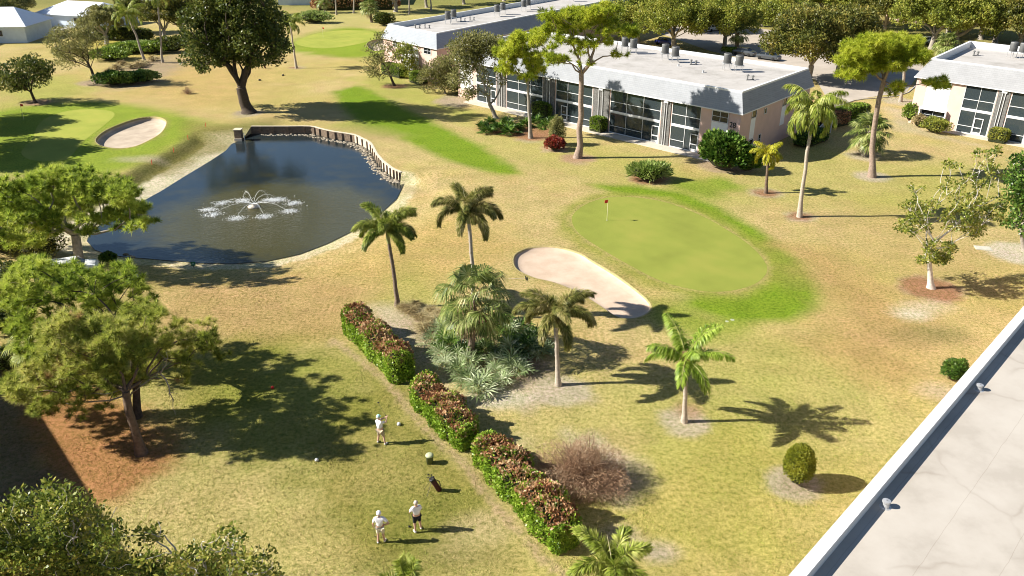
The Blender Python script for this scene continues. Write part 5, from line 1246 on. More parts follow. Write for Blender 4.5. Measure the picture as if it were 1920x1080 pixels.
# ------------------------------------------------------------------ houses at the back
def house(label, px_, size, rz, wall, roofm, hw=2.8, hr=2.4, hip=4., ov=.7, wins=()):
    b = G(*px_); o = thing('house', b, label, 'house', None, rz); sx, sy = size
    w = MB(); w.box((0, 0, hw/2-.05), (sx, sy, hw+.1)); w.build('wall', wall, o)
    r = MB(); a = [(-sx/2-ov, -sy/2-ov, hw-.1), (sx/2+ov, -sy/2-ov, hw-.1), (sx/2+ov, sy/2+ov, hw-.1), (-sx/2-ov, sy/2+ov, hw-.1)]; t1, t2 = (-sx/2+hip, 0, hw+hr), (sx/2-hip, 0, hw+hr)
    r.poly([a[0], a[1], t2, t1]); r.poly([a[1], a[2], t2]); r.poly([a[2], a[3], t1, t2]); r.poly([a[3], a[0], t1]); r.poly(a[::-1])
    n = int(sx/.7)
    for i in range(1, n):                                   # standing seams on the slopes facing the lawn
        x = -sx/2+sx*i/n; q = min(1., max(0, (min(x+sx/2, sx/2-x)+ov)/(hip+ov))); top = np.array((x, -(sy/2+ov)*(1-q), hw-.1+(hr+.1)*q))
        r.bar((x, -sy/2-ov, hw-.09), top, .05, .06)
    r.build('roof', roofm, o)
    for x, z0, ww, hh in wins:
        g = MB(); g.box((x, -sy/2-.02, z0+hh/2), (ww, .03, hh)); gg = g.build('window', GLASS, o)
        f = MB()
        for dx in (-ww/2, 0, ww/2): f.box((x+dx, -sy/2-.045, z0+hh/2), (.08, .05, hh))
        for dz in (0, hh): f.box((x, -sy/2-.05, z0+dz), (ww+.1, .05, .08))
        f.build('window_frame', FRAME, gg)
    return o
h1 = house('pale blue house with white standing-seam roof at the upper corner', (-14, 73), (20, 13), .10, BLUEW, METALW, hw=3.4, hr=3.1, wins=((4.2, 1.4, 2.6, 1.2), (-3, 1.2, 2, 1.3)))
pm = MB(); pm.box((-1.5, -9.2, 2.7), (7, 5.5, .18)); pm.build('porch_roof', WHITEP, h1)
pm = MB()
for x in (-4.8, 1.8): pm.box((x, -11.7, 1.3), (.3, .3, 2.6))
pm.build('porch_post', WHITEP, h1)
house('white roofed house behind the thin grey tree', (168, 45), (19, 12), -.35, BLUEW, METALW, wins=((3, 1, 2.2, 1.2),))
house('pale blue house beyond the far hedge at the top', (640, 5), (34, 12), .05, BLUEW, METALW, wins=((-4, 1, 2.4, 1.3), (4, 1, 2.4, 1.3), (10, .2, 1.2, 2.1)))
house('white house glimpsed between canopy trees beyond the far roof', (1225, 20), (18, 12), .3, WHITEW, METALW, wins=((0, 1, 2, 1.2),))
house('pink house glimpsed through branches of the back row', (1750, 38), (20, 12), -.2, PINKW, METALW, wins=((0, 1, 2, 1.2),))
house('white house showing through the trees at the top corner', (1900, 25), (20, 12), -.2, WHITEW, METALW, wins=((0, 1, 2, 1.2),))
# ------------------------------------------------------------------ cars
def car_mesh(paint, label, loc, rz, van=False):
    o = thing('parked_car', loc, label, 'car', 'cars parked around the buildings', rz); h = 1.75 if van else 1.42
    prof = [(-2.2, .35, .45), (-2.2, .75, .85), (-1.9, .82, .95), (-1.0, .86, 1.0), (1.4, .86, 1.02), (2.1, .82, .92), (2.25, .75, .80), (2.25, .35, .42)]
    b = MB(); secs = []
    for x, hw, zt in prof: secs.append([(x, -hw, .30), (x, -hw, zt*.72), (x, -hw*.92, zt), (x, hw*.92, zt), (x, hw, zt*.72), (x, hw, .30)])
    V = np.array(secs).reshape(-1, 3); i = np.arange(6); j = (i+1) % 6
    b.add(V, np.vstack([np.stack([k*6+i, k*6+j, (k+1)*6+j, (k+1)*6+i], 1) for k in range(len(prof)-1)])); b.poly(secs[0]); b.poly(secs[-1][::-1]); fixn(b.build('body', paint, o))
    c = MB(); x0, x1 = (-2.1, 1.1) if van else (-1.55, 1.05); c.hexa([(x0, -.76, .95), (x1+.45, -.76, .95), (x1+.45, .76, .95), (x0, .76, .95)], [(x0+.3, -.60, h-.03), (x1-.35, -.60, h-.03), (x1-.35, .60, h-.03), (x0+.3, .60, h-.03)]); c.build('windows', GLASS, o)
    r = MB(); r.box(((x0+x1)/2, 0, h), (x1-x0-.5, 1.22, .06))
    for x in (x0+.12, (x0+x1)/2, x1+.2):
        for s in (-1, 1): r.bar((x, s*.775, .95), ((x-(x0+x1)/2)*.80+(x0+x1)/2, s*.615, h-.02), .07, .05)
    r.build('roof', paint, o)
    for x in (-1.35, 1.4):
        for s in (-1, 1):
            w = MB(); w.tube([(x, s*.66, .33), (x, s*.88, .33)], .33, 16); ww = w.build('wheel', TYRE, o); q = MB(); q.tube([(x, s*.87, .33), (x, s*.895, .33)], .19, 10); q.build('rim', METALL, ww)
    for s in (-1, 1): q = MB(); q.box((2.255, s*.6, .66), (.03, .32, .14)); q.build('headlight', FRAME, o)
    return o
car_mesh(BLUECAR, 'bright blue car parked beneath a canopy tree behind the long roof', G(1247, 84), -.8)
car_mesh(DARKCAR, 'dark car parked in shade beside the island tree', G(1440, 112), -.8); car_mesh(DARKCAR, 'dark car close behind the number 28 roof edge', G(1395, 104), -.8)
car_mesh(WHITECAR, 'white van parked by the dark canopy tree', G(1610, 112), .9, True); car_mesh(SILVCAR, 'silver car parked far across the car park', G(1335, 58), .7); car_mesh(WHITECAR, 'white car parked at the back of the car park', G(1300, 48), .7)
car_mesh(SILVCAR, 'silver car showing between the pine and the right roof', G(1735, 82), .7)
car_mesh(WHITECAR, 'white car half hidden under the left pines near the pond', G2(128, 520), .4)
# ------------------------------------------------------------------ pond edge, fountain
w = thing('retaining_wall', (WALL[0][0], WALL[0][1], 0), 'weathered timber retaining wall with posts along the back of the pond', 'retaining wall')
O3 = np.array((WALL[0][0], WALL[0][1], 0))
WP = spline(WALL, 3, False); cen = POND.mean(0)
def off(P, d):
    T = nrm(np.gradient(P, axis=0)); S = np.column_stack([-T[:, 1], T[:, 0]]); sg = np.sign(((cen-P)*S).sum(1))[:, None]; return P+S*sg*d
def ribbon(mb, P, d0, d1, z0, z1, m=0):
    a, b = off(P, d0), off(P, d1); n = len(P); i = np.arange(n-1)
    R = [np.column_stack([q, np.full(n, z)]) for q, z in ((a, z0), (a, z1), (b, z1), (b, z0))]
    for k in range(4):
        A, B = R[k], R[(k+1) % 4]; mb.add(np.vstack([A, B]), np.stack([i, i+n, i+n+1, i+1], 1), m)
kd = 22
m = MB()
for z0, z1 in ((-1.15, -.66), (-.65, -.34), (-.33, -.02)): ribbon(m, WP[:kd], -.06, .06, z0, z1)
fixn(m.build('plank_panel', WOOD, w, False, O3)); m = MB()  # dark and pale wood stand in for the wall's shaded and sunlit stretches
for z0, z1 in ((-1.15, -.66), (-.65, -.34), (-.33, -.02)): ribbon(m, WP[kd-1:], -.06, .06, z0, z1)
o = fixn(m.build('plank_panel', WOODL, w, False, O3)); o['label'] = 'pale planks with sunlight put into the wood colour'
m = MB(); ribbon(m, WP, -.16, .12, -.015, .06); fixn(m.build('cap_board', WOODL, w, False, O3))
PO = off(WP, .13); acc = 0
for k in range(0, len(WP), 2):
    p = PO[k]; m = MB(); m.box((p[0], p[1], -.60), (.15, .15, 1.16), .3); m.build('post', WOOD, w, False, O3)
LE = off(WP, .75); rk = MB()
for k in range(2, len(LE)-1):
    for q in range(7):
        c = LE[k]+(LE[min(k+1, len(LE)-1)]-LE[k])*rs.rand()+rs.normal(size=2)*.28
        s = rs.uniform(.07, .17); rk.sph((c[0], c[1], WZ+.0), (s*1.3, s, s*.5), 7, 4)
tag(rk.build('rip_rap', ROCK), 'band of pale stones at the waterline below the timber wall', 'stones', None, 'stuff')
gx = G(449, 263, WZ); wb = thing('weir_box', gx, 'dark square weir box standing in water at the wall end', 'weir box')
m = MB(); m.box((0, 0, .45), (.85, .85, 1.9)); m.build('shaft', WOOD, wb); m = MB(); m.box((0, 0, 1.43), (1.0, 1.0, .08)); m.build('lid', WOODL, wb)
m = MB(); m.box((0, -.46, .15), (.95, .12, .35)); m.build('sill', CONC, wb); m = MB(); m.tube([(.75, -.2, -.3), (.75, -.2, 1.0)], .05, 6); m.build('pipe', WHITEP, wb)
ft = thing('fountain', tuple(FOUNT), 'pond fountain throwing arcs of white water', 'fountain')
m = MB(); m.lathe([(.05, -.1), (.55, -.05), (.60, .08), (.25, .16), (.10, .30), (.02, .32)], seg=18); m.build('float', CONC, ft, True)
FOOT = []
for k, (a, R, hz) in enumerate(((.25,3.9,.45),(1.05,2.2,1.25),(2.3,2.4,1.15),(2.85,3.6,.5),(3.35,4.3,.55),(3.75,4.0,.5),(4.5,3.4,.45),(5.3,3.3,.5),(5.95,4.1,.5),(.8,2.8,.8))):
    t = np.linspace(0, 1, 16); d = np.array((math.cos(a), math.sin(a)))
    P = np.column_stack([d[0]*R*t, d[1]*R*t, .3+4*hz*t*(1-t)-.3*t]); m = MB()
    m.tube(P+rs.normal(size=P.shape)*.02, np.linspace(.022, .008, 16), 5)
    n = 90; tt = rs.rand(n)**.6; Q = np.column_stack([d[0]*R*tt, d[1]*R*tt, .3+4*hz*tt*(1-tt)-.3*tt])+rs.normal(size=(n, 3))*(.03+.13*tt[:, None]); Q[:, 2] = np.maximum(Q[:, 2], .02)
    leaf_quads(m, Q, runit(n), .045, .03); m.build('water_jet', SPRAY, ft); FOOT.append(d*R)
m = MB()
for d in FOOT:
    n = 420; Q = np.zeros((n, 3)); r = nrm(np.array((d[0], d[1], 0))); s = np.array((-r[1], r[0], 0))
    Q += np.array((d[0], d[1], 0))+r*rs.normal(size=(n, 1))*.36+s*rs.normal(size=(n, 1))*.34+np.array((.26, .06, 0))*rs.normal(size=(n, 1)); Q[:, 2] = .012+np.abs(rs.normal(size=n))*.05
    D = runit(n); D[:, 2] *= .4; leaf_quads(m, Q, D, .11*rs.uniform(.5, 1.4, n), .06)
o = m.build('splash', SPRAY, ft); tag(o, kind='stuff')
# ------------------------------------------------------------------ golf things
def flagstick(x, y, label, h=2.05, rz=0.):
    o = thing('flagstick', G(x, y, .006), label, 'golf flag', 'flags on the putting greens', rz)
    m = MB(); m.tube([(0, 0, -.05), (0, 0, h)], .02, 8); m.build('pole', YELP, o)
    m = MB(); n = 7; X = np.linspace(.015, .40, n); Yv = .05*np.sin(np.linspace(0, 5, n)); V = np.vstack([np.column_stack([X, Yv, h-.02-.10*X]), np.column_stack([X, Yv+.01, h-.32-.06*X])]); i = np.arange(n-1)
    m.add(V, np.stack([i, i+1, i+1+n, i+n], 1)); f = m.build('flag', REDF, o)
    so_ = f.modifiers.new('thick', 'SOLIDIFY'); so_.thickness = .008
    m = MB(); m.lathe([(.065, .004), (.065, .01), (.055, .01)], seg=14); m.build('cup_rim', FRAME, o)
flagstick(1138, 413, 'red flag on the large green near the sand bunker', rz=3.9)
flagstick(606, 70, 'red flag on the far green behind the shade tree', 2.1); flagstick(45, 224, 'red flag on the left green beside the tree shadow', 2.1)
ST = 'red hazard stakes along the pond bank'
for x, y, l in ((386, 238, 'red stake nearest the shade tree on the pond bank'), (353, 262, 'red stake between bunker and pond bank'), (326, 285, 'red stake above the sand strip of the pond'), (285, 308, 'red stake closest to the spreading pine'), (170, 40, 'red stake by the second white roof'), (448, 83, 'short orange stake left of the far green')):
    m = MB(); m.tube([(0, 0, -.05), (0, 0, .55), (0, 0, .62)], [.03, .03, .01], 6); o = m.build('hazard_stake', REDF); o.location = G2(x, y); o.rotation_euler = (.08, .05, 0); tag(o, l, 'stake', ST)
def flat_marker(name, x, y, label, cat, mat, r, h, group=None):
    m = MB(); m.lathe([(r*.6, 0), (r, .02), (r, h*.6), (r*.75, h*.9), (r*.1, h)], seg=14); o = m.build(name, mat, None, True); o.location = G(x, y); return tag(o, label, cat, group)
flat_marker('tee_marker', 748, 797, 'white tee marker beside the swinging golfer', 'tee marker', FRAME, .11, .16, 'tee markers')
flat_marker('tee_marker', 594, 864, 'white tee marker at the edge of the pine shadow', 'tee marker', FRAME, .10, .14, 'tee markers')
flat_marker('tee_marker', 511, 728, 'dark red tee marker lying in the pine shadow', 'tee marker', REDF, .10, .14, 'tee markers')
flat_marker('tee_marker', 531, 142, 'dark tee marker on the dry lawn nearest the leaning palm', 'tee marker', RUBBER, .2, .25, 'tee markers'); flat_marker('tee_marker', 487, 151, 'dark tee marker on the dry lawn behind the shade tree trunk', 'tee marker', RUBBER, .2, .25, 'tee markers')
SPK = 'pale discs in the grass below the green'
flat_marker('sprinkler_cover', 1363, 603, 'pale flat disc below the green, the smaller of two', 'cover', PLAST, .13, .03, SPK); flat_marker('sprinkler_cover', 1373, 600, 'pale flat disc below the green, the larger of two', 'cover', PLAST, .15, .03, SPK)
m = MB(); m.box((0, 0, .03), (1.25, .85, .06)); m.box((0, 0, .065), (1.1, .7, .012)); o = m.build('utility_cover', M('cover_pale', (.46, .44, .36), .8, .12, 4)); o.location = G(1843, 466); o.rotation_euler = (0, 0, -.25); tag(o, 'pale rectangular utility cover in the lawn by the white-barked tree', 'cover')
# rake
o = thing('bunker_rake', G(985, 523), 'bunker rake lying on grass at the bunker edge', 'rake', None, .05)
m = MB(); m.tube([(-1.3, 0, .04), (0, 0, .07)], .018, 6); m.build('handle', WOODL, o); m = MB(); m.box((.03, 0, .08), (.06, .62, .05))
for k in range(11): m.box((.03, -.28+.056*k, .03), (.015, .015, .07))
m.build('head', RUBBER, o)
# litter bucket on the tee
o = thing('tee_bucket', G(806, 868), 'round cream lidded bucket standing on the tee', 'bucket')
m = MB(); m.lathe([(.01, 0), (.16, 0), (.20, .45), (.21, .46)], seg=20); m.build('body', M('bucket_dark', (.10, .12, .05), .6, .15, 5), o, True)
m = MB(); m.lathe([(.205, .45), (.215, .49), (.19, .54), (.10, .57), (.01, .58)], seg=20); m.build('lid', PLAST, o, True)
# golf bag on its stand
def bag(loc, rz, label, s=1.):
    o = thing('golf_bag', loc, label, 'golf bag', 'golf bags', rz); o.scale = (s,)*3; ax = nrm(np.array((-.45, 0, 1.)))
    P = [ax*t for t in (0, .04, .45, .80, .86)]; m = MB(); m.tube(P, [.11, .145, .125, .14, .13], 14); m.build('body', BAGM, o, True)
    m = MB(); m.tube([ax*.78, ax*.88], .148, 14); m.build('top_cuff', RUBBER, o, True)
    m = MB(); c = ax*.35+np.array((.11, 0, .02)); m.hexa([c+np.array(q) for q in ((-.02,-.10,-.22),(.06,-.08,-.22),(.06,.08,-.22),(-.02,.10,-.22))], [c+np.array(q)-ax*0+np.array((-.18,0,0)) for q in ((-.02,-.10,.22),(.06,-.08,.22),(.06,.08,.22),(-.02,.10,.22))]); m.build('pocket', RUBBER, o)
    for sgn in (-1, 1): m = MB(); m.tube([ax*.74+np.array((-.08, sgn*.05, 0)), (-.72, sgn*.30, 0)], .012, 6); m.build('leg', STEEL, o)
    m = MB(); m.tube([ax*.75+np.array((.13, .03, 0)), ax*.55+np.array((.26, .05, 0)), ax*.2+np.array((.16, .05, 0))], .022, 6); m.build('strap', RUBBER, o)
    for k in range(7):
        a = k*.9; q = np.array((math.cos(a)*.07, math.sin(a)*.07, 0)); L_ = .98+.05*(k % 3); m = MB(); m.tube([ax*.8+q, ax*L_+q*1.5], .009, 5)
        e = ax*L_+q*1.5; m.sph(e+np.array((.03*math.cos(a), .03*math.sin(a), .01)), (.055, .035, .035) if k < 3 else (.04, .015, .03), 8, 5, 1); m.build('club', [STEEL, RUBBER if k < 3 else STEEL], o)
    return o
bag(G(824, 919), .35, 'maroon and black golf bag on its stand legs behind the golfers')
bag(G(498, 128), 1., 'tiny dark golf bag far off on the dry lawn behind the shade tree', 1.)
# white post and green sign at the pond
m = MB(); m.tube([(0, 0, 0), (-.35, .1, 1.0)], .07, 10); m.lathe([(.075, .98), (.08, 1.02), (.02, 1.05)], (-.35, .1, 0), 10); o = m.build('marker_post', WHITEP); o.location = G2(261, 524); tag(o, 'white leaning marker post beside the pines at the pond', 'post')
o = thing('notice_sign', G2(364, 503), 'small green square sign at the near pond edge', 'sign', None, .1)
m = MB(); m.box((0, 0, .2), (.06, .04, .4)); m.build('post', WOOD, o); m = MB(); m.box((0, -.03, .42), (.34, .02, .34)); m.build('panel', GREENP, o); m = MB(); m.box((0, -.042, .46), (.14, .004, .10)); m.box((0, -.042, .34), (.2, .004, .03)); m.build('emblem', M('sign_pale', (.35, .5, .4), .6, .1, 5), o)
for x, y, s, l in ((236, 479, .22, 'dark stone at the waterline nearest the pine'), (243, 481, .17, 'pale stone between two others at the waterline'), (249, 483, .19, 'pale stone at the waterline farthest from pine')):
    m = MB(); m.sph((0, 0, s*.3), (s*1.3, s, s*.6), 8, 5); o = m.build('stone', ROCK if 'pale' in l else WOOD, None, True); o.location = G2(x, y); tag(o, l, 'stone')
o = thing('folding_rack', G(1300, 281), 'black folding rack at the downspouts of number 28', 'rack', None, .8)
m = MB()
for sx in (-.45, .45): m.bar((sx, -.3, 0), (sx*.7, 0, 1.3), .05, .05); m.bar((sx, .3, 0), (sx*.7, 0, 1.3), .05, .05)
for z, q in ((1.28, .33), (.7, .4), (.3, .43)): m.bar((-q, -.3*(1-z/1.3), z), (q, -.3*(1-z/1.3), z), .05, .05)
m.build('frame', PIPEB, o); m = MB(); m.box((0, -.1, .75), (.55, .12, .75), 0); m.build('folded_seat', PIPEB, o)
o = thing('stair_rail', G(1545, 255), 'white stair railing in the shade beside the number 28 end', 'railing', None, .86)
m = MB()
for z in (.15, 1.0, ): m.bar((-2, 0, z+.5), (2, 0, z+1.6), .08, .06)
for k in range(20): x = -1.9+.2*k; z = .5+(x+2)/4*1.1; m.bar((x, 0, z+.12), (x, 0, z+1.0), .04, .03)
m.build('balusters', FRAME, o); m = MB(); m.box((-2, 0, .7), (.12, .12, 1.5)); m.box((2, 0, 1.25), (.12, .12, 2.6)); m.build('newel_post', FRAME, o)
# ------------------------------------------------------------------ golfers
def skin(nodes, edges, sub=2):
    me = bpy.data.meshes.new('tmp'); me.from_pydata([n[:3] for n in nodes], edges, []); o = bpy.data.objects.new('tmp', me); COL.objects.link(o)
    md = o.modifiers.new('s', 'SKIN'); md.use_smooth_shade = True
    for i, n in enumerate(nodes): me.skin_vertices[0].data[i].radius = (n[3], n[4] if len(n) > 4 else n[3])
    me.skin_vertices[0].data[0].use_root = True
    sb = o.modifiers.new('u', 'SUBSURF'); sb.levels = sub; sb.render_levels = sub
    bpy.context.view_layer.update(); r = bpy.data.meshes.new_from_object(o.evaluated_get(bpy.context.evaluated_depsgraph_get())); bpy.data.objects.remove(o)
    for p in r.polygons: p.use_smooth = True
    return r
def lk(name, me, mat, parent):
    me.materials.clear(); me.materials.append(mat); o = bpy.data.objects.new(name, me); COL.objects.link(o); o.parent = parent; return o
def hand(nodes, edges, iw, wrist, d, side, curl):
    """palm, four unequal fingers and a thumb on the side of the palm"""
    d = nrm(d); side = nrm(side-d*np.dot(side, d)); n = np.cross(d, side); w = np.array(wrist)
    nodes.append((*(w+d*.05), .026)); ip = len(nodes)-1; edges.append((iw, ip)); nodes.append((*(w+d*.085), .026)); ik = len(nodes)-1; edges.append((ip, ik))
    for k, L_ in enumerate((.070, .080, .074, .058)):
        b = w+d*.095+side*(-.030+.020*k); m_ = b+d*L_*.5+n*L_*.25*curl; e = m_+nrm(d*(1-.7*curl)+n*curl)*L_*.5
        i0 = len(nodes); nodes += [(*b, .010), (*m_, .009), (*e, .007)]; edges += [(ik, i0), (i0, i0+1), (i0+1, i0+2)]
    b = w+d*.045-side*.035; e = b+nrm(d*.7-side*.6+n*.4*curl)*.055; i0 = len(nodes); nodes += [(*b, .012), (*e, .009)]; edges += [(ip, i0), (i0, i0+1)]
def golfer(loc, rz, label, J, shirt, shorts, shoe, cap=None, hair=None, scale=1., belly=0., belt=None):
    """J: joints in metres, figure faces +Y"""
    o = thing('person', loc, label, 'person', None, rz); o.scale = (scale,)*3
    A = {k: np.array(v, float) for k, v in J.items()}
    nodes = []; idx = {}; edges = []
    def nd(k, p, r, r2=None): idx[k] = len(nodes); nodes.append((*p, r) if r2 is None else (*p, r, r2))
    nd('pel', A['pel'], .135); nd('sp', (A['pel']+A['ch'])/2+np.array((0, .02+belly, 0)), .135+belly); nd('ch', A['ch'], .15); nd('nb', A['nb'], .062)
    hd = A['hd']; up = nrm(hd-A['nb']); nd('nk', A['nb']+up*.07, .055); nd('h1', hd-up*.05+np.array((0, .01, 0)), .082); nd('h2', hd+up*.03, .098); nd('h3', hd+up*.105, .072)
    edges += [(0, 1), (1, 2), (2, 3), (3, 4), (4, 5), (5, 6), (6, 7)]
    fw = nrm(np.array(J.get('look', (0, 1, 0)), float)); sd = nrm(np.cross(fw, up))
    nd('nose', hd+fw*.118-up*.012, .014); edges.append((idx['h2'], idx['nose']))
    for s in (-1, 1): nd('ear%d' % s, hd+sd*s*.096-up*.015, .016); edges.append((idx['h2'], idx['ear%d' % s]))
    for s, q in (('L', -1), ('R', 1)):
        nd('sh'+s, A['sh'+s], .068); nd('el'+s, A['el'+s], .043); nd('wr'+s, A['wr'+s], .029); nd('um'+s, (A['sh'+s]*.45+A['el'+s]*.55), .054); nd('fm'+s, (A['el'+s]*.6+A['wr'+s]*.4), .042)
        edges += [(idx['ch'], idx['sh'+s]), (idx['sh'+s], idx['um'+s]), (idx['um'+s], idx['el'+s]), (idx['el'+s], idx['fm'+s]), (idx['fm'+s], idx['wr'+s])]
        hand(nodes, edges, idx['wr'+s], A['wr'+s], A.get('hd'+s, A['wr'+s]-A['el'+s]), np.array((q*.3, 1., .2)), .6)
        nd('hp'+s, A['hp'+s], .10); nd('kn'+s, A['kn'+s], .062); nd('an'+s, A['an'+s], .042); nd('th'+s, A['hp'+s]*.5+A['kn'+s]*.5, .085); nd('cf'+s, A['kn'+s]*.62+A['an'+s]*.38, .058)
        f = nrm(np.array(J.get('toe'+s, (q*.2, 1, 0)), float)); nd('to'+s, A['an'+s]+f*.15+np.array((0, 0, -.05)), .035)
        edges += [(0, idx['hp'+s]), (idx['hp'+s], idx['th'+s]), (idx['th'+s], idx['kn'+s]), (idx['kn'+s], idx['cf'+s]), (idx['cf'+s], idx['an'+s]), (idx['an'+s], idx['to'+s])]
    body = lk('body', skin(nodes, edges), SKIN, o)
    for s in (-1, 1): m = MB(); m.sph(hd+fw*.095+sd*s*.034+up*.012, .013, 8, 6); m.build('eye', RUBBER, body, True)
    m = MB(); m.bar(hd+fw*.097-up*.055-sd*.025, hd+fw*.097-up*.055+sd*.025, .012, .01); m.build('mouth', M('lips', (.40, .17, .14), .6, .1, 5), body)
    N_ = lambda p, r: (*p, r)
    sp = (A['pel']+A['ch'])/2+np.array((0, .02+belly, 0))
    nn = [N_(A['pel']+np.array((0, 0, .02)), .165), N_(sp, .168+belly), N_(A['ch'], .178), N_(A['nb']-up*.015, .075)]; ee = [(0, 1), (1, 2), (2, 3)]
    for s in 'LR':
        i = len(nn); nn += [N_(A['sh'+s], .092), N_(A['sh'+s]*.6+A['el'+s]*.4, .082), N_(A['sh'+s]*.25+A['el'+s]*.75, .078)]; ee += [(2, i), (i, i+1), (i+1, i+2)]
    lk('shirt', skin(nn, ee), shirt, o)
    nn = [N_(A['pel']+np.array((0, 0, .0)), .150)]; ee = []
    for s in 'LR':
        i = len(nn); k = A['hp'+s]*.1+A['kn'+s]*.9; nn += [N_(A['hp'+s], .118), N_(A['hp'+s]*.5+A['kn'+s]*.5, .105), N_(k, .098)]; ee += [(0, i), (i, i+1), (i+1, i+2)]
    lk('shorts', skin(nn, ee), shorts, o)
    for s, q in (('L', -1), ('R', 1)):
        f = nrm(np.array(J.get('toe'+s, (q*.2, 1, 0)), float)); a = A['an'+s]
        lk('shoe', skin([N_(a+np.array((0, 0, .02)), .055), N_(a+np.array((0, 0, -.035))-f*.02, .052), N_(a+f*.10+np.array((0, 0, -.045)), .05), N_(a+f*.19+np.array((0, 0, -.05)), .036)], [(0, 1), (1, 2), (2, 3)]), shoe, o)
    R = Matrix((Vector(sd), Vector(fw), Vector(up))).transposed()
    if cap:
        m = MB(); m.lathe([(.116, -.0), (.119, .03), (.105, .085), (.065, .125), (.015, .138)], seg=18, sx=.95, sy=1.08); c = m.build('cap', cap, o, True); c.matrix_local = Matrix.Translation(Vector(hd+up*.02)) @ R.to_4x4()
        m = MB(); t = np.linspace(-1.1, 1.1, 9); ia = np.column_stack([np.sin(t)*.112, np.cos(t)*.122, np.zeros(9)+.008]); oa = np.column_stack([np.sin(t)*.10, np.cos(t)*.122+.085*np.cos(t*.9), np.zeros(9)-.012]); i = np.arange(8)
        m.add(np.vstack([ia, oa]), np.stack([i, i+1, i+10, i+9], 1)); b = m.build('brim', cap, c); sm = b.modifiers.new('t', 'SOLIDIFY'); sm.thickness = .008
    m = MB(); m.sph((0, -.022, .02), (.103, .108, .112) if hair else (.099, .103, .09), 14, 10); h = m.build('hair', HAIR, o, True); h.matrix_local = Matrix.Translation(Vector(hd+up*(.02 if hair else -.005)-fw*.012)) @ R.to_4x4()
    if belt: m = MB(); m.lathe([(.155, -.02), (.160, 0), (.155, .02)], tuple(A['pel']+np.array((0, .0, .0))), 20, sx=1.05, sy=.98); m.build('belt', belt, o)
    return o
def club(p, q, label, name='golf_club', loc=(0, 0, 0), rz=0, toe=(1, 0, 0), wood=True):
    """grip end p to head end q, in a golfer's frame placed at loc"""
    o = thing(name, loc, label, 'golf club', 'clubs held by the golfers', rz); p = np.array(p, float); q = np.array(q, float)
    m = MB(); m.tube([p, p+(q-p)*.25], .014, 8); m.build('grip', RUBBER, o); m = MB(); m.tube([p+(q-p)*.24, q], .007, 8); m.build('shaft', STEEL, o)
    m = MB(); m.sph(q+np.array(toe)*.035, (.06, .05, .035) if wood else (.05, .018, .03), 10, 6); m.build('head', RUBBER if wood else STEEL, o, True)
base = dict(pel=(0, 0, .95), ch=(0, .0, 1.32), nb=(0, 0, 1.47), hd=(0, .02, 1.64), shL=(-.185, 0, 1.40), shR=(.185, 0, 1.40), hpL=(-.09, 0, .88), hpR=(.09, 0, .88), knL=(-.11, .02, .48), knR=(.11, .02, .48), anL=(-.13, 0, .085), anR=(.13, 0, .085))
g2 = dict(base, elL=(-.30, -.03, 1.13), wrL=(-.31, .10, .90), elR=(.42, -.06, 1.16), wrR=(.22, .04, 1.00), hdR=(-.08, .05, -.03), anL=(-.14, -.05, .085), anR=(.15, .03, .085))
l2 = G(715, 1017); golfer(l2, .05, 'golfer in white cap, white shirt and cream shorts, one hand on hip', g2, CL_WHITE, CL_CREAM, SHOE, cap=CL_WHITE, belt=CL_BLACK)
club((-.31, .19, .86), (-.34, .36, .03), 'iron hanging from the capped golfer with hand on hip', loc=l2, rz=.05, wood=False)
g3 = dict(base, elL=(-.30, .06, 1.16), wrL=(-.20, .27, 1.02), elR=(.26, .10, 1.13), wrR=(-.04, .30, 1.04), hdL=(.02, .06, -.03), hdR=(-.08, .05, -.03), anL=(-.12, -.06, .085), anR=(.19, .06, .085), knR=(.15, .06, .48))
l3 = G(783, 996); golfer(l3, .42, 'bareheaded golfer in white polo and black shorts leaning on a club', g3, CL_WHITE, CL_BLACK, SHOE, hair=True, belly=.025)
club((-.16, .36, 1.06), (-.30, .42, .04), 'driver stood upright on turf by the bareheaded golfer', loc=l3, rz=.42)
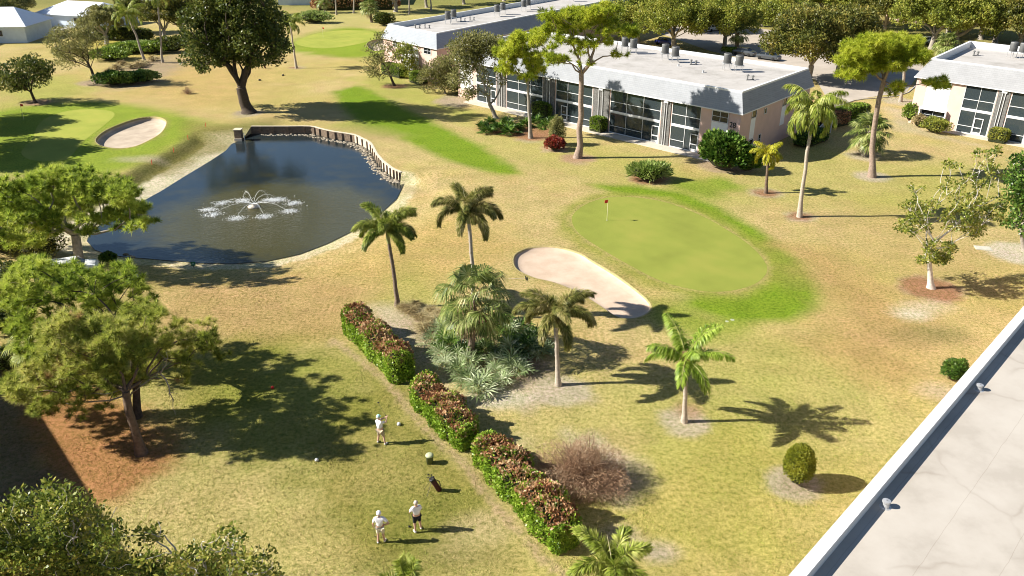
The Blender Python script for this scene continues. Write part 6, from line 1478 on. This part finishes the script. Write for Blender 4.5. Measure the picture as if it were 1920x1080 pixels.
g1 = dict(base, pel=(0, 0, .94), ch=(-.06, .05, 1.30), nb=(-.08, .08, 1.44), hd=(-.11, .12, 1.60), shL=(-.23, .10, 1.36), shR=(.10, .03, 1.41), elL=(.03, .30, 1.44), wrL=(.24, .32, 1.58), elR=(.30, .14, 1.34), wrR=(.27, .30, 1.53), hdL=(.08, .0, .06), hdR=(.0, .05, .08),
          hpL=(-.09, 0, .87), hpR=(.09, 0, .87), knL=(-.14, .05, .47), knR=(.16, .04, .47), anL=(-.22, .02, .085), anR=(.24, -.02, .085))
l1 = G(715, 832); golfer(l1, -.35, 'golfer in mint cap and khaki shorts swinging a club overhead', g1, CL_WHITE, CL_KHAKI, SHOE, cap=CL_MINT)
club((.30, .30, 1.54), (-.25, .42, 2.32), 'club raised behind the head of the mint-capped golfer', loc=l1, rz=-.35)
# ------------------------------------------------------------------ light, sky, camera
W = bpy.data.worlds.new('World'); SC.world = W; W.use_nodes = True
wt = W.node_tree; sky = wt.nodes.new('ShaderNodeTexSky'); sky.sky_type = 'NISHITA'; sky.sun_disc = False; sky.dust_density = .2; sky.ozone_density = 3.; sky.air_density = 1.
EL, AZ = math.radians(35.), math.radians(2.)       # sun stands to the left, a touch behind the camera
sdir = np.array((-math.cos(EL)*math.cos(AZ), -math.cos(EL)*math.sin(AZ), math.sin(EL)))
sky.sun_elevation = EL; sky.sun_rotation = math.atan2(sdir[0], sdir[1])
wt.links.new(sky.outputs[0], wt.nodes['Background'].inputs[0]); wt.nodes['Background'].inputs[1].default_value = .05
sl = bpy.data.lights.new('sun', 'SUN'); sl.energy = 4.9; sl.angle = math.radians(.55); sl.color = (1., .955, .87)
so = bpy.data.objects.new('sun', sl); COL.objects.link(so)
so.rotation_euler = Vector(-sdir).to_track_quat('-Z', 'Y').to_euler()
cd = bpy.data.cameras.new('camera'); cd.sensor_width = 36; cd.lens = FPX/1920*36; cd.clip_end = 6000
co = bpy.data.objects.new('camera', cd); COL.objects.link(co); co.location = (0, 0, CH)
co.rotation_euler = (math.pi/2-TH, 0, 0); SC.camera = co
SC.view_settings.view_transform = 'Standard'; SC.view_settings.look = 'None'; SC.view_settings.gamma = 1
SC.view_settings.use_curve_mapping = False; SC.view_settings.exposure = 1.2
SC.cycles.max_bounces = 6; SC.cycles.transparent_max_bounces = 12; SC.cycles.use_denoising = True; SC.cycles.filter_width = 1.0
